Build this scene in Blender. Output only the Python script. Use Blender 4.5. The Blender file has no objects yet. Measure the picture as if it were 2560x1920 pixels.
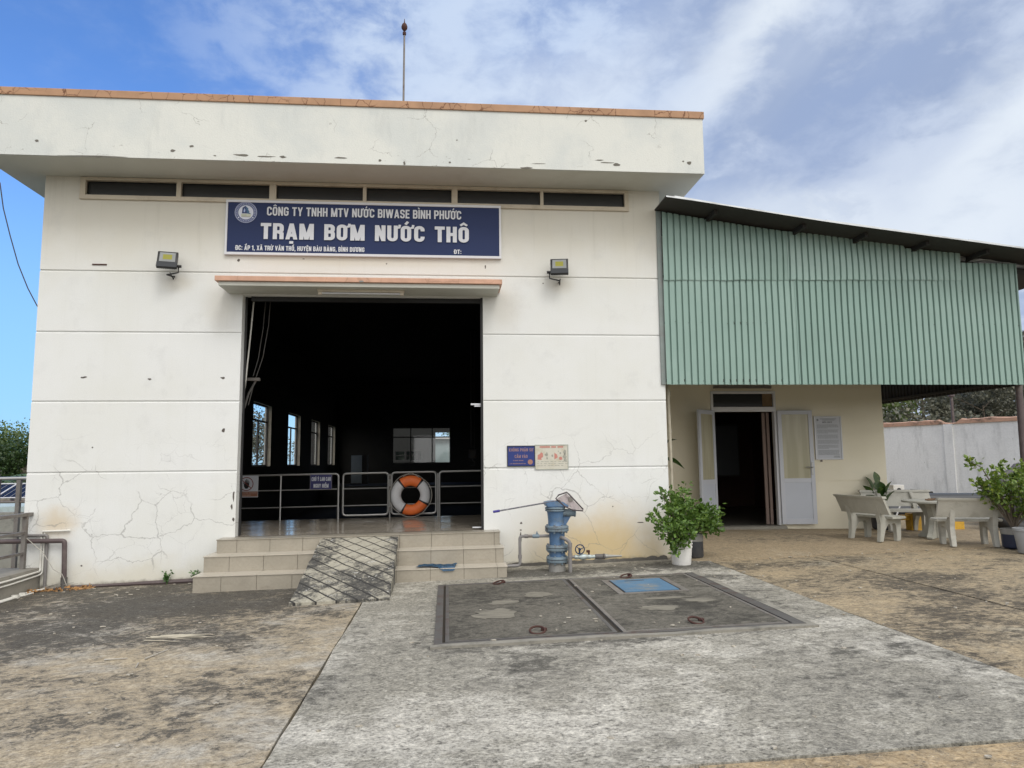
import bpy, bmesh, math, random
from mathutils import Vector, Matrix
from mathutils import noise as mnoise
random.seed(7)
R = math.radians
sc = bpy.context.scene
COL = sc.collection

# ------------------------------------------------------------------ camera
cam = bpy.data.objects.new('camera', bpy.data.cameras.new('camera'))
COL.objects.link(cam)
cam.data.sensor_width = 36.0
cam.data.lens = 24.975
cam.data.clip_start = 0.1
cam.data.clip_end = 3000
rr = Vector((0.99576, -0.09150, -0.00978)); 
ff = Vector((0.0909, 0.9898, 0.1095)).normalized()
rr = (rr - ff * rr.dot(ff)).normalized()
uu = rr.cross(ff)
M = Matrix((rr, uu, -ff)).transposed().to_4x4()
M.translation = Vector((5.861, -10.595, 1.293))
cam.matrix_world = M
sc.camera = cam
sc.view_settings.view_transform = 'Standard'
sc.view_settings.look = 'None'
sc.view_settings.exposure = 0.0
sc.view_settings.gamma = 1.0
try:
    sc.cycles.max_bounces = 8
    sc.cycles.diffuse_bounces = 4
    sc.cycles.transparent_max_bounces = 12
except Exception:
    pass


# ------------------------------------------------------------------ node helper
class NT:
    def __init__(s, tree):
        s.t = tree; s.n = tree.nodes; s.l = tree.links

    def new(s, kind, **kw):
        nd = s.n.new(kind)
        for k, v in kw.items(): setattr(nd, k, v)
        return nd

    def put(s, sock, v):
        if v is None: return
        if hasattr(v, 'is_linked') or isinstance(v, bpy.types.NodeSocket): s.l.new(v, sock)
        elif isinstance(v, (tuple, list)) and len(v) == 3 and sock.type == 'RGBA': sock.default_value = (*v, 1)
        else: sock.default_value = v

    def math(s, op, a, b=None, c=None, clamp=False):
        nd = s.new('ShaderNodeMath', operation=op, use_clamp=clamp)
        for i, v in enumerate((a, b, c)):
            if v is not None: s.put(nd.inputs[i], v)
        return nd.outputs[0]

    def sep(s, v):
        nd = s.new('ShaderNodeSeparateXYZ'); s.l.new(v, nd.inputs[0]); return nd.outputs

    def comb(s, x, y, z):
        nd = s.new('ShaderNodeCombineXYZ')
        for i, v in enumerate((x, y, z)): s.put(nd.inputs[i], v)
        return nd.outputs[0]

    def vmul(s, v, k):
        nd = s.new('ShaderNodeVectorMath', operation='MULTIPLY'); s.l.new(v, nd.inputs[0]); nd.inputs[1].default_value = k
        return nd.outputs[0]

    def vadd(s, v, w):
        nd = s.new('ShaderNodeVectorMath', operation='ADD'); s.l.new(v, nd.inputs[0]); s.put(nd.inputs[1], w)
        return nd.outputs[0]

    def noise(s, vec, scale, detail=4, rough=.55, dist=0.0, color=False):
        nd = s.new('ShaderNodeTexNoise'); s.l.new(vec, nd.inputs['Vector'])
        nd.inputs['Scale'].default_value = scale; nd.inputs['Detail'].default_value = detail
        nd.inputs['Roughness'].default_value = rough; nd.inputs['Distortion'].default_value = dist
        return nd.outputs['Color' if color else 'Fac']

    def voro(s, vec, scale, feat='F1', out='Distance', rnd=1.0):
        nd = s.new('ShaderNodeTexVoronoi', feature=feat); s.l.new(vec, nd.inputs['Vector'])
        nd.inputs['Scale'].default_value = scale; nd.inputs['Randomness'].default_value = rnd
        return nd.outputs[out]

    def step(s, v, lo, hi, a=0.0, b=1.0):
        nd = s.new('ShaderNodeMapRange', interpolation_type='SMOOTHSTEP')
        s.put(nd.inputs[0], v); s.put(nd.inputs[1], lo); s.put(nd.inputs[2], hi)
        s.put(nd.inputs[3], a); s.put(nd.inputs[4], b)
        return nd.outputs[0]

    def mix(s, f, a, b, mode='MIX'):
        nd = s.new('ShaderNodeMix', data_type='RGBA', blend_type=mode)
        s.put(nd.inputs[0], f); s.put(nd.inputs[6], a); s.put(nd.inputs[7], b)
        return nd.outputs[2]

    def pos(s):
        return s.new('ShaderNodeNewGeometry').outputs['Position']

    def bump(s, h, strength=.3, dist=.01):
        nd = s.new('ShaderNodeBump'); nd.inputs['Strength'].default_value = strength
        nd.inputs['Distance'].default_value = dist; s.l.new(h, nd.inputs['Height']); return nd.outputs[0]


MATS = {}


def newmat(name):
    m = bpy.data.materials.new(name); m.use_nodes = True
    t = NT(m.node_tree); b = t.n['Principled BSDF']
    MATS[name] = m
    return m, t, b


def plain(name, col, rough=.6, metal=0.0, var=.12, scale=6.0, stretch=(1, 1, 1), bump=0.0, dirt=None, dirt_amt=.5, spec=.5, fine=60):
    """a colour broken up by two noises, optional dirt patches"""
    m, t, b = newmat(name)
    P = t.vmul(t.pos(), stretch)
    n1 = t.noise(P, scale, 5, .6); n2 = t.noise(P, fine, 3, .6)
    k = t.math('MULTIPLY_ADD', t.math('SUBTRACT', n1, .5), var * 2.2, 1.0)
    k = t.math('MULTIPLY_ADD', t.math('SUBTRACT', n2, .5), var * 1.2, k)
    c = t.mix(1.0, col, t.comb(k, k, k), 'MULTIPLY')
    if dirt:
        d = t.step(t.noise(P, scale * .6, 8, .68), .48, .72)
        c = t.mix(t.math('MULTIPLY', d, dirt_amt), c, dirt)
    t.put(b.inputs['Base Color'], c)
    b.inputs['Roughness'].default_value = rough; b.inputs['Metallic'].default_value = metal
    b.inputs['Specular IOR Level'].default_value = spec
    if bump: t.l.new(t.bump(n2, bump, .004), b.inputs['Normal'])
    return m


# ------------------------------------------------------------------ sky
w = bpy.data.worlds.new('World'); sc.world = w; w.use_nodes = True
t = NT(w.node_tree)
bg = t.n['Background']
SUN_EL, SUN_AZ = 50.0, 158.0     # azimuth measured clockwise from +Y
sky = t.new('ShaderNodeTexSky', sky_type='NISHITA')
sky.sun_disc = False
sky.sun_elevation = R(SUN_EL); sky.sun_rotation = R(SUN_AZ)
sky.air_density = 1.0; sky.dust_density = 0.6; sky.ozone_density = 2.5
D = t.new('ShaderNodeTexCoord').outputs['Generated']
dx, dy, dz = t.sep(D)
az = t.math('ARCTAN2', dx, dy)                       # 0 ahead (+Y), + to the right (+X)
el = t.math('ARCSINE', dz)
ca, sa = math.cos(R(33)), math.sin(R(33))
U = t.math('ADD', t.math('MULTIPLY', az, ca), t.math('MULTIPLY', el, sa))
V = t.math('SUBTRACT', t.math('MULTIPLY', el, ca), t.math('MULTIPLY', az, sa))
A1 = t.comb(t.math('MULTIPLY', U, 1.5), t.math('MULTIPLY', V, 4.6), 3.1)      # long streaks rising to the right
A2 = t.comb(t.math('MULTIPLY', az, 1.0), t.math('MULTIPLY', el, 1.7), 7.7)
n_st = t.noise(A1, 2.0, 4, .48, .3)
n_md = t.noise(A2, 5.5, 6, .56, .25)
n_fine = t.noise(A2, 15.0, 6, .6, .3)
cover = t.step(t.math('MULTIPLY_ADD', el, .30, az), R(-17), R(17))            # clear on the left, veiled on the right
mott = t.math('ADD', t.math('MULTIPLY', n_md, .6), t.math('MULTIPLY', n_fine, .4))
thin = t.step(mott, .40, .62)
behind = t.step(t.math('ABSOLUTE', az), 1.2, 2.0)
cov = t.math('MAXIMUM', t.math('ADD', t.math('MULTIPLY', cover, .97), t.math('MULTIPLY', t.math('MULTIPLY', thin, t.step(az, R(-34), R(-4), .06, .42)), t.step(el, R(10), R(24), .15, 1.0)), clamp=True), behind)
stk = t.step(n_st, .45, .85)
right = t.step(az, R(8), R(28))
lowr = t.math('MULTIPLY', right, t.step(el, R(25), R(18)))
grey = t.mix(t.step(mott, .38, .60), (0.36, 0.44, 0.61), (0.55, 0.63, 0.79))
ccol = t.mix(thin, (0.30, 0.42, 0.70), (0.57, 0.69, 0.90))
ccol = t.mix(t.math('MULTIPLY', right, .75), ccol, grey)
ccol = t.mix(t.math('MULTIPLY', lowr, t.step(mott, .42, .56, .15, 1.0)), ccol, (0.64, 0.72, 0.86))
ccol = t.mix(t.math('MULTIPLY', stk, t.step(az, R(-5), R(25), .20, .45)), ccol, (0.74, 0.82, 0.94))


def blob(a0, e0, wa, we, rot, lo, hi):
    c_, s_ = math.cos(R(rot)), math.sin(R(rot))
    a = t.math('SUBTRACT', az, R(a0)); e = t.math('SUBTRACT', el, R(e0))
    wob = t.math('MULTIPLY', t.math('SUBTRACT', n_md, .5), .16)
    p = t.math('DIVIDE', t.math('ADD', t.math('ADD', t.math('MULTIPLY', a, c_), t.math('MULTIPLY', e, s_)), wob), R(wa))
    q = t.math('DIVIDE', t.math('ADD', t.math('SUBTRACT', t.math('MULTIPLY', e, c_), t.math('MULTIPLY', a, s_)), wob), R(we))
    d = t.math('SQRT', t.math('ADD', t.math('MULTIPLY', p, p), t.math('MULTIPLY', q, q)))
    return t.step(d, hi, lo)


for a0, e0, wa, we, rot, am in ((27, 31.5, 6.5, 1.9, 40, .8), (21, 27.5, 4, 2.2, 30, .35), (43, 22.5, 8, 2.2, 34, .85), (11, 28.5, 7, 3.5, 15, .45), (2, 29, 5, 3, 10, .3), (38, 15.0, 14, 4.0, 20, .75), (25, 17.0, 9, 3.0, 8, .65)):
    ccol = t.mix(t.math('MULTIPLY', blob(a0, e0, wa, we, rot, .0, 1.6), am), ccol, (0.83, 0.90, 0.98))
ccol = t.mix(t.math('MULTIPLY', blob(30, 22.5, 9, 3.2, 30, .2, 1.3), .55), ccol, (0.33, 0.43, 0.66))
# a bright veil where the sun stands behind thin cloud (behind the camera)
sd = Vector((math.sin(R(SUN_AZ)) * math.cos(R(SUN_EL)), math.cos(R(SUN_AZ)) * math.cos(R(SUN_EL)), math.sin(R(SUN_EL))))
dot = t.new('ShaderNodeVectorMath', operation='DOT_PRODUCT'); t.l.new(D, dot.inputs[0]); dot.inputs[1].default_value = sd
glow = t.step(dot.outputs['Value'], .15, 1.0)
ccol = t.mix(t.math('MULTIPLY', behind, t.step(dot.outputs['Value'], -.2, .5)), ccol, (0.86, 0.89, 0.93))
ccol = t.mix(glow, ccol, (1.9, 1.86, 1.8))
sk = t.mix(1.0, sky.outputs[0], (0.112, 0.158, 0.222), 'MULTIPLY')
lowleft = t.math('MULTIPLY', t.step(el, R(26), R(3)), t.step(az, R(0), R(-25)))
sk = t.mix(t.math('MULTIPLY', lowleft, .75), sk, (0.30, 0.60, 0.97))
fin = t.mix(cov, sk, ccol)
fin = t.mix(t.step(el, R(-1), R(-6)), fin, (.16, .16, .15))
t.l.new(fin, bg.inputs[0]); bg.inputs[1].default_value = 1.0

sun = bpy.data.objects.new('sun', bpy.data.lights.new('sun', 'SUN')); COL.objects.link(sun)
sun.data.energy = 1.05; sun.data.angle = R(18); sun.data.color = (1.0, .975, .94)
sun.rotation_euler = sd.to_track_quat('Z', 'Y').to_euler()
sun.location = (5, -20, 30)

# ------------------------------------------------------------------ geometry helpers


def H(x, y):
    """height of the yard: it falls to the left, the patio on the right climbs to the office"""
    xb = min(max(x, -6), 16.0)
    B = -0.395 + 0.0245 * xb
    if x > 9.2 and y > -0.4:
        k = min(1, (y + 0.4) / 2.9)
        return B * (1 - k) + k * (0.01 - 0.015 * (xb - 11))
    return B


def FZ(x): return 0.296 + 0.0105 * (x - 4.65)      # hall floor, tilted a touch like the real one


def tag(o, label, cat, group=None, kind=None):
    o['label'] = label; o['category'] = cat
    if group: o['group'] = group
    if kind: o['kind'] = kind
    return o


def thing(name, label, cat, loc=(0, 0, 0), group=None):
    o = bpy.data.objects.new(name, None); COL.objects.link(o)
    o.location = loc; o.empty_display_size = .1
    return tag(o, label, cat, group)


def rootloc(o):
    v = Vector((0, 0, 0))
    while o is not None:
        v += o.location; o = o.parent
    return v


def obj(name, bm, mats, parent=None, smooth=False):
    me = bpy.data.meshes.new(name)
    if isinstance(bm, bmesh.types.BMesh):
        bmesh.ops.recalc_face_normals(bm, faces=bm.faces) if smooth != 'keep' else None
        bm.to_mesh(me); bm.free()
    else:
        me.from_pydata(bm[0], [], bm[1])
        if len(bm) > 2:
            for i, k in enumerate(bm[2]): me.polygons[i].material_index = k
    if not isinstance(mats, (list, tuple)): mats = [mats]
    for m in mats: me.materials.append(m)
    if smooth is True or smooth == 'keep':
        me.polygons.foreach_set('use_smooth', [True] * len(me.polygons))
        if smooth is True and hasattr(me, 'set_sharp_from_angle'): me.set_sharp_from_angle(angle=R(38))
    o = bpy.data.objects.new(name, me); COL.objects.link(o)
    if parent is not None:
        v = rootloc(parent)
        if v.length: me.transform(Matrix.Translation(-v))
        o.parent = parent
    else:
        xs = [v.co for v in me.vertices]
        c = Vector(((min(v.x for v in xs) + max(v.x for v in xs)) / 2, (min(v.y for v in xs) + max(v.y for v in xs)) / 2, min(v.z for v in xs)))
        me.transform(Matrix.Translation(-c)); o.location = c
    return o


def struct(name, bm, mat, smooth=False):
    o = obj(name, bm, mat, None, smooth); o['kind'] = 'structure'; return o


def nb(): return bmesh.new()


def box(bm, x0, x1, y0, y1, z0, z1, bev=0.0, mi=0, M=None):
    vs = [bm.verts.new((x, y, z)) for x in (x0, x1) for y in (y0, y1) for z in (z0, z1)]
    idx = ((0, 1, 3, 2), (4, 6, 7, 5), (0, 4, 5, 1), (2, 3, 7, 6), (0, 2, 6, 4), (1, 5, 7, 3))
    fs = [bm.faces.new([vs[i] for i in q]) for q in idx]
    for f in fs: f.material_index = mi
    if M is not None: bmesh.ops.transform(bm, matrix=M, verts=vs)
    if bev:
        es = list({e for f in fs for e in f.edges})
        bmesh.ops.bevel(bm, geom=es, offset=bev, segments=2, affect='EDGES', profile=.6)
    return bm


def prism(bm, poly, axis, a, b, mi=0, bev=0.0):
    """extrude a 2D polygon along axis ('x': poly=(y,z), 'y': poly=(x,z), 'z': poly=(x,y))"""
    def P(q, h):
        return {'x': (h, q[0], q[1]), 'y': (q[0], h, q[1]), 'z': (q[0], q[1], h)}[axis]
    va = [bm.verts.new(P(q, a)) for q in poly]; vb = [bm.verts.new(P(q, b)) for q in poly]
    fs = [bm.faces.new(va), bm.faces.new(vb[::-1])]
    n = len(poly)
    for i in range(n): fs.append(bm.faces.new((va[i], vb[i], vb[(i + 1) % n], va[(i + 1) % n])))
    for f in fs: f.material_index = mi
    if bev:
        es = list({e for f in fs for e in f.edges})
        bmesh.ops.bevel(bm, geom=es, offset=bev, segments=2, affect='EDGES')
    return bm


def lathe(bm, prof, c=(0, 0, 0), seg=28, axis='z', cap=True):
    """prof: list of (radius, height)"""
    rings = []
    for r_, h in prof:
        ring = []
        for i in range(seg):
            a = 2 * math.pi * i / seg
            p = (r_ * math.cos(a), r_ * math.sin(a), h)
            if axis == 'x': p = (p[2], p[0], p[1])
            if axis == 'y': p = (p[0], p[2], p[1])
            ring.append(bm.verts.new((p[0] + c[0], p[1] + c[1], p[2] + c[2])))
        rings.append(ring)
    for k in range(len(rings) - 1):
        for i in range(seg):
            j = (i + 1) % seg
            bm.faces.new((rings[k][i], rings[k][j], rings[k + 1][j], rings[k + 1][i]))
    if cap:
        bm.faces.new(rings[0][::-1]); bm.faces.new(rings[-1])
    return bm


def tube(bm, pts, r, seg=10, closed=False, cap=True, mi=0):
    """sweep a circle along points; r may be a list"""
    pts = [Vector(p) for p in pts]; n = len(pts)
    rs = r if isinstance(r, (list, tuple)) else [r] * n
    rings = []
    up = Vector((0, 0, 1)); prevx = None
    for i in range(n):
        if closed: d = pts[(i + 1) % n] - pts[i - 1]
        else: d = pts[min(i + 1, n - 1)] - pts[max(i - 1, 0)]
        d.normalize()
        if prevx is None:
            x = d.cross(up if abs(d.z) < .9 else Vector((0, 1, 0))).normalized()
        else:
            x = (prevx - d * prevx.dot(d)).normalized()
        prevx = x; y = d.cross(x)
        rings.append([bm.verts.new(pts[i] + (x * math.cos(2 * math.pi * k / seg) + y * math.sin(2 * math.pi * k / seg)) * rs[i]) for k in range(seg)])
    for i in range(n if closed else n - 1):
        a, b = rings[i], rings[(i + 1) % n]
        for k in range(seg):
            f = bm.faces.new((a[k], a[(k + 1) % seg], b[(k + 1) % seg], b[k])); f.material_index = mi
    if cap and not closed:
        bm.faces.new(rings[0][::-1]).material_index = mi; bm.faces.new(rings[-1]).material_index = mi
    return bm


def bend(pts, r=.06, n=5):
    """round the corners of a polyline"""
    pts = [Vector(p) for p in pts]; out = [pts[0]]
    for i in range(1, len(pts) - 1):
        a, b, c = pts[i - 1], pts[i], pts[i + 1]
        d1 = (a - b); d2 = (c - b); rr_ = min(r, d1.length * .45, d2.length * .45)
        p = b + d1.normalized() * rr_; q = b + d2.normalized() * rr_
        for k in range(n + 1):
            s = k / n
            out.append(p * (1 - s) ** 2 + b * 2 * s * (1 - s) + q * s ** 2)
    out.append(pts[-1]); return out


def grid(xs, ys, hf, skip=None):
    vs = []; fs = []
    for y in ys:
        for x in xs: vs.append((x, y, hf(x, y)))
    n = len(xs)
    for j in range(len(ys) - 1):
        for i in range(n - 1):
            if skip and skip((xs[i] + xs[i + 1]) / 2, (ys[j] + ys[j + 1]) / 2): continue
            a = j * n + i; fs.append((a, a + 1, a + n + 1, a + n))
    return vs, fs


def lin(a, b, step):
    n = max(1, int(round(abs(b - a) / step))); return [a + (b - a) * i / n for i in range(n + 1)]


def text_bm(body, x0, x1, z0, cap, y, th=.004, bold=0.0, res=3, M=None, bm=None, align=None, mi=0):
    """letters standing in the XZ plane, facing -Y, fitted to x0..x1 with capitals `cap` high"""
    cu = bpy.data.curves.new('lettering', 'FONT'); cu.body = body; cu.size = 1; cu.resolution_u = res
    ob = bpy.data.objects.new('lettering', cu); COL.objects.link(ob)
    cu2 = bpy.data.curves.new('capital', 'FONT'); cu2.body = 'H'; cu2.size = 1
    ob2 = bpy.data.objects.new('capital', cu2); COL.objects.link(ob2)
    bpy.context.view_layer.update()
    dg = bpy.context.evaluated_depsgraph_get()
    me = bpy.data.meshes.new_from_object(ob.evaluated_get(dg)); me2 = bpy.data.meshes.new_from_object(ob2.evaluated_get(dg))
    ch = max(v.co.y for v in me2.vertices) - min(v.co.y for v in me2.vertices)
    mx0 = min(v.co.x for v in me.vertices); mx1 = max(v.co.x for v in me.vertices)
    if x1 is None: sx = cap / ch; wdt = (mx1 - mx0) * sx
    else: sx = (x1 - x0 - bold) / (mx1 - mx0); wdt = x1 - x0
    sz = cap / ch
    if align == 'c': x0 = x0 - wdt / 2
    bm = bm or bmesh.new()
    offs = [0] if not bold else [bold * i / 3 for i in range(4)]
    for k, o_ in enumerate(offs):
        yy = y - th - k * .0005
        new = [bm.verts.new(((v.co.x - mx0) * sx + x0 + o_, yy, z0 + v.co.y * sz)) for v in me.vertices]
        fs = []
        for p in me.polygons:
            try: fs.append(bm.faces.new([new[i] for i in p.vertices]))
            except ValueError: pass
        for f in fs: f.material_index = mi
        if M is not None: bmesh.ops.transform(bm, matrix=M, verts=new)
    for o_, c_ in ((ob, cu), (ob2, cu2)):
        bpy.data.objects.remove(o_); bpy.data.curves.remove(c_)
    bpy.data.meshes.remove(me); bpy.data.meshes.remove(me2)
    return bm


def ribbon(bm, pts, wd, y, closed=False, clip=(0, 1), f=None):
    n = len(pts); L = []; Rr = []
    for i in range(n):
        p = pts[i]; a = pts[i - 1] if (i or closed) else None; b = pts[(i + 1) % n] if (i < n - 1 or closed) else None
        def un(u, v):
            d = (v[0] - u[0], v[1] - u[1]); l = math.hypot(*d) or 1; return (d[0] / l, d[1] / l)
        d1 = un(a, p) if a else un(p, b); d2 = un(p, b) if b else d1
        nx, ny = -(d1[1] + d2[1]), d1[0] + d2[0]; l = math.hypot(nx, ny) or 1; nx /= l; ny /= l
        k = 1 / max(.45, nx * -d1[1] + ny * d1[0])
        L.append((p[0] + nx * wd / 2 * k, p[1] + ny * wd / 2 * k)); Rr.append((p[0] - nx * wd / 2 * k, p[1] - ny * wd / 2 * k))
    cz = lambda q: (q[0], min(clip[1], max(clip[0], q[1]))) if clip else q
    A = [bm.verts.new(f(cz(q), y)) for q in L]; B = [bm.verts.new(f(cz(q), y)) for q in Rr]
    for i in range(n if closed else n - 1):
        j = (i + 1) % n
        try: bm.faces.new((A[i], A[j], B[j], B[i]))
        except ValueError: pass


def rrect(x0, x1, z0, z1, r, n=4, a0=0, square_left=False):
    pts = []
    for cx, cz, s in ((x1 - r, z1 - r, 90), (x0 + r, z1 - r, 180), (x0 + r, z0 + r, 270), (x1 - r, z0 + r, 360)):
        if square_left and cx == x0 + r:
            pts.append((x0, z1 if cz > (z0 + z1) / 2 else z0)); continue
        for k in range(n + 1):
            a = R(s - 90 + 90 * k / n); pts.append((cx + r * math.cos(a), cz + r * math.sin(a)))
    return pts


HORN = {'Ơ': 'O', 'Ư': 'U'}
BASE = {'Ô': ('O', '^'), 'Ơ': ('O', '+'), 'Ư': ('U', '+'), 'Ớ': ('O', '+/'), 'Ì': ('I', '`'), 'Ạ': ('A', '.'), 'Ấ': ('A', '^/'), 'Ã': ('A', '~'), 'Ừ': ('U', '+`'), 'Ă': ('A', 'u'), 'Ố': ('O', '^/'),
        'Ệ': ('E', '^.'), 'À': ('A', '`'), 'Ú': ('U', '/'), 'Ý': ('Y', '/'), 'Ể': ('E', '^?'), 'Đ': ('D', '-'), 'Ậ': ('A', '^.'), 'Ấ': ('A', '^/'), 'Ự': ('U', '+.')}


def letters(body, x0, x1, z0, cap, y, stem=.19, th=.004, bm=None, gap=.085, space=.30):
    """bold condensed capitals built stroke by stroke"""
    bm = bm or bmesh.new(); t_ = stem; h = t_ / 2; cur = 0.0; out = []
    for ch in body:
        if ch == ' ': cur += space; continue
        b, marks = BASE.get(ch, (ch, ''))
        w_ = {'I': t_, 'M': .70, 'W': .86, '1': .30, '.': t_, ',': t_, ':': t_, 'V': .56, 'A': .58, 'Y': .56, 'X': .56, 'E': .44, 'L': .42, 'T': .50}.get(b, .52)
        a, Wd = h, w_ - h; r = min(.16, (Wd - a) / 2 - .006)
        S = []
        if b == 'O': S = [(rrect(a, Wd, h, 1 - h, r), True)]
        elif b == 'D': S = [(rrect(a, Wd, h, 1 - h, r, square_left=True), True)]
        elif b in 'CG':
            pts = rrect(a, Wd, h, 1 - h, r); k = [(Wd, .67)] + pts[0:0] + [p for p in pts[0:5]] + pts[5:10] + pts[10:15] + pts[15:20] + [(Wd, .33 if b == 'C' else .46)]
            S = [(k, False)]
            if b == 'G': S.append(([(w_ * .52, .46), (w_, .46)], False))
        elif b == 'U': S = [([(a, 1)] + rrect(a, Wd, h, 1 - h, r)[10:20] + [(Wd, 1)], False)]
        elif b == 'T': S = [([(0, 1 - h), (w_, 1 - h)], False), ([(w_ / 2, 0), (w_ / 2, 1)], False)]
        elif b == 'I': S = [([(a, 0), (a, 1)], False)]
        elif b == '1': S = [([(w_ - h, 0), (w_ - h, 1)], False), ([(0, .72), (w_ - h, .93)], False)]
        elif b == 'H': S = [([(a, 0), (a, 1)], False), ([(Wd, 0), (Wd, 1)], False), ([(a, .5), (Wd, .5)], False)]
        elif b == 'N': S = [([(a, 0), (a, 1)], False), ([(Wd, 0), (Wd, 1)], False), ([(a, 1.08), (Wd, -.08)], False)]
        elif b == 'M': S = [([(a, 0), (a, 1)], False), ([(Wd, 0), (Wd, 1)], False), ([(a + .02, 1.10), (w_ / 2, 0.0)], False), ([(Wd - .02, 1.10), (w_ / 2, 0.0)], False)]
        elif b == 'V': S = [([(a, 1.06), (w_ / 2, -.03)], False), ([(Wd, 1.06), (w_ / 2, -.03)], False)]
        elif b == 'W': S = [([(a, 1.06), (w_ * .28, -.03)], False), ([(w_ * .28, -.03), (w_ * .5, 1.0)], False), ([(w_ * .5, 1.0), (w_ * .72, -.03)], False), ([(w_ * .72, -.03), (Wd, 1.06)], False)]
        elif b == 'A': S = [([(a, -.06), (w_ / 2, 1.03)], False), ([(Wd, -.06), (w_ / 2, 1.03)], False), ([(a + .04, .27), (Wd - .04, .27)], False)]
        elif b == 'Y': S = [([(a, 1.06), (w_ / 2, .42)], False), ([(Wd, 1.06), (w_ / 2, .42)], False), ([(w_ / 2, 0), (w_ / 2, .50)], False)]
        elif b == 'X': S = [([(a, 1.06), (Wd, -.06)], False), ([(Wd, 1.06), (a, -.06)], False)]
        elif b == 'K': S = [([(a, 0), (a, 1)], False), ([(a, .36), (Wd, 1.06)], False), ([(a + .08, .52), (Wd, -.06)], False)]
        elif b == 'L': S = [([(a, 0), (a, 1)], False), ([(a, h), (w_, h)], False)]
        elif b == 'E': S = [([(a, 0), (a, 1)], False), ([(a, h), (w_, h)], False), ([(a, 1 - h), (w_, 1 - h)], False), ([(a, .5), (w_ * .92, .5)], False)]
        elif b == 'P': S = [([(a, 0), (a, 1)], False), (rrect(a, Wd, .44, 1 - h, min(r, .14), square_left=True), True)]
        elif b == 'R': S = [([(a, 0), (a, 1)], False), (rrect(a, Wd, .46, 1 - h, .14, square_left=True), True), ([(w_ * .55, .46), (Wd, .36), (Wd, 0)], False)]
        elif b == 'B': S = [(rrect(a, Wd, h, .52, .13, square_left=True), True), (rrect(a, Wd - .01, .52, 1 - h, .13, square_left=True), True)]
        elif b == 'Q': S = [(rrect(a, Wd, h, 1 - h, r), True), ([(w_ * .5, .3), (w_, -.05)], False)]
        elif b == 'S': S = [([(Wd, .70)] + rrect(a, Wd, .5, 1 - h, min(r, .14))[0:10] + [(a, .66), (a + .05, .56), (Wd - .05, .46), (Wd, .36)] + rrect(a, Wd, h, .5, min(r, .14))[15:20][::-1] + rrect(a, Wd, h, .5, min(r, .14))[10:15][::-1] + [(a, .30)], False)]
        elif b in '.,': S = [([(a, 0), (a, t_)], False)]
        elif b == ':': S = [([(a, .05), (a, .05 + t_)], False), ([(a, .55), (a, .55 + t_)], False)]
        mk = []; c = w_ / 2; q = t_ * .62; top_ = 1.06
        for m_ in marks:
            if m_ == '^': mk.append(([(c - .17, top_ + .02), (c, top_ + .16), (c + .17, top_ + .02)], q)); top_ += .10
            if m_ == '+': mk.append(([(w_ - .03, .86), (w_ + .075, .88), (w_ + .10, 1.06)], q))
            if m_ == '/': mk.append(([(c + (.10 if '^' in marks else -.03), top_ + .02), (c + (.20 if '^' in marks else .10), top_ + .20)], q * 1.1))
            if m_ == '`': mk.append(([(c - .10, top_ + .20), (c + .03, top_ + .03)], q * 1.1))
            if m_ == '.': mk.append(([(c - t_ * .48, -.19), (c + t_ * .48, -.19)], t_ * .8))
            if m_ == '~': mk.append(([(c - .17, top_ + .04), (c - .07, top_ + .12), (c + .07, top_ + .05), (c + .17, top_ + .13)], q))
            if m_ == 'u': mk.append(([(c - .15, top_ + .14), (c, top_ + .04), (c + .15, top_ + .14)], q))
            if m_ == '?': mk.append(([(c + .08, top_ + .04), (c + .16, top_ + .12), (c + .07, top_ + .20)], q))
            if m_ == '-': mk.append(([(-.07, .5), (.24, .5)], t_ * .8))
        if b == ',': mk.append(([(a + .02, .02), (a - .03, -.14)], t_ * .6))
        out.append((cur, S, mk)); cur += w_ + gap + (.06 if '+' in marks else 0)
    tot = cur - gap; sx = (x1 - x0) / tot
    for k, (c0, S, mk) in enumerate(out):
        g = lambda q_, yy, c0=c0: (x0 + (c0 + q_[0]) * sx, yy, z0 + q_[1] * cap)
        d = 0
        for pts, cl in S:
            ribbon(bm, pts, t_, y - th - d * .0004, cl, (0, 1), g); d += 1
        for pts, wd in mk:
            ribbon(bm, pts, wd, y - th - d * .0004, False, None, g); d += 1
    return bm


def irregular(cx, cz, rx, rz, n=9, jag=.35, rnd=random):
    return [(cx + rx * math.cos(a) * (1 + rnd.uniform(-jag, jag)), cz + rz * math.sin(a) * (1 + rnd.uniform(-jag, jag)))
            for a in [2 * math.pi * i / n for i in range(n)]]


def leaf_mesh(leaves):
    """leaves: (base, dir, side, length, width, droop) -> pointed leaf of 4 faces folded on its midrib"""
    vs = []; fs = []
    for b, d, s, L, W, dr in leaves:
        n = d.cross(s)
        if n.z < 0: n = -n
        i = len(vs)
        k = n * (-dr * L)
        vs += [b, b + d * L * .45 + n * L * .06 - s * 0 + k * .2, b + d * L + k,
               b + d * L * .38 - s * W * .5 - n * W * .12 + k * .15, b + d * L * .38 + s * W * .5 - n * W * .12 + k * .15,
               b + d * L * .75 - s * W * .30 + k * .6, b + d * L * .75 + s * W * .30 + k * .6]
        fs += [(i, i + 1, i + 3), (i, i + 4, i + 1), (i + 3, i + 1, i + 5), (i + 1, i + 4, i + 6), (i + 1, i + 2, i + 5), (i + 1, i + 6, i + 2)]
    return vs, fs


def rdir(rnd, zb=0.0):
    while True:
        v = Vector((rnd.uniform(-1, 1), rnd.uniform(-1, 1), rnd.uniform(-1, 1)))
        if .05 < v.length < 1: break
    v.normalize(); v.z += zb
    return v.normalized()


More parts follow.
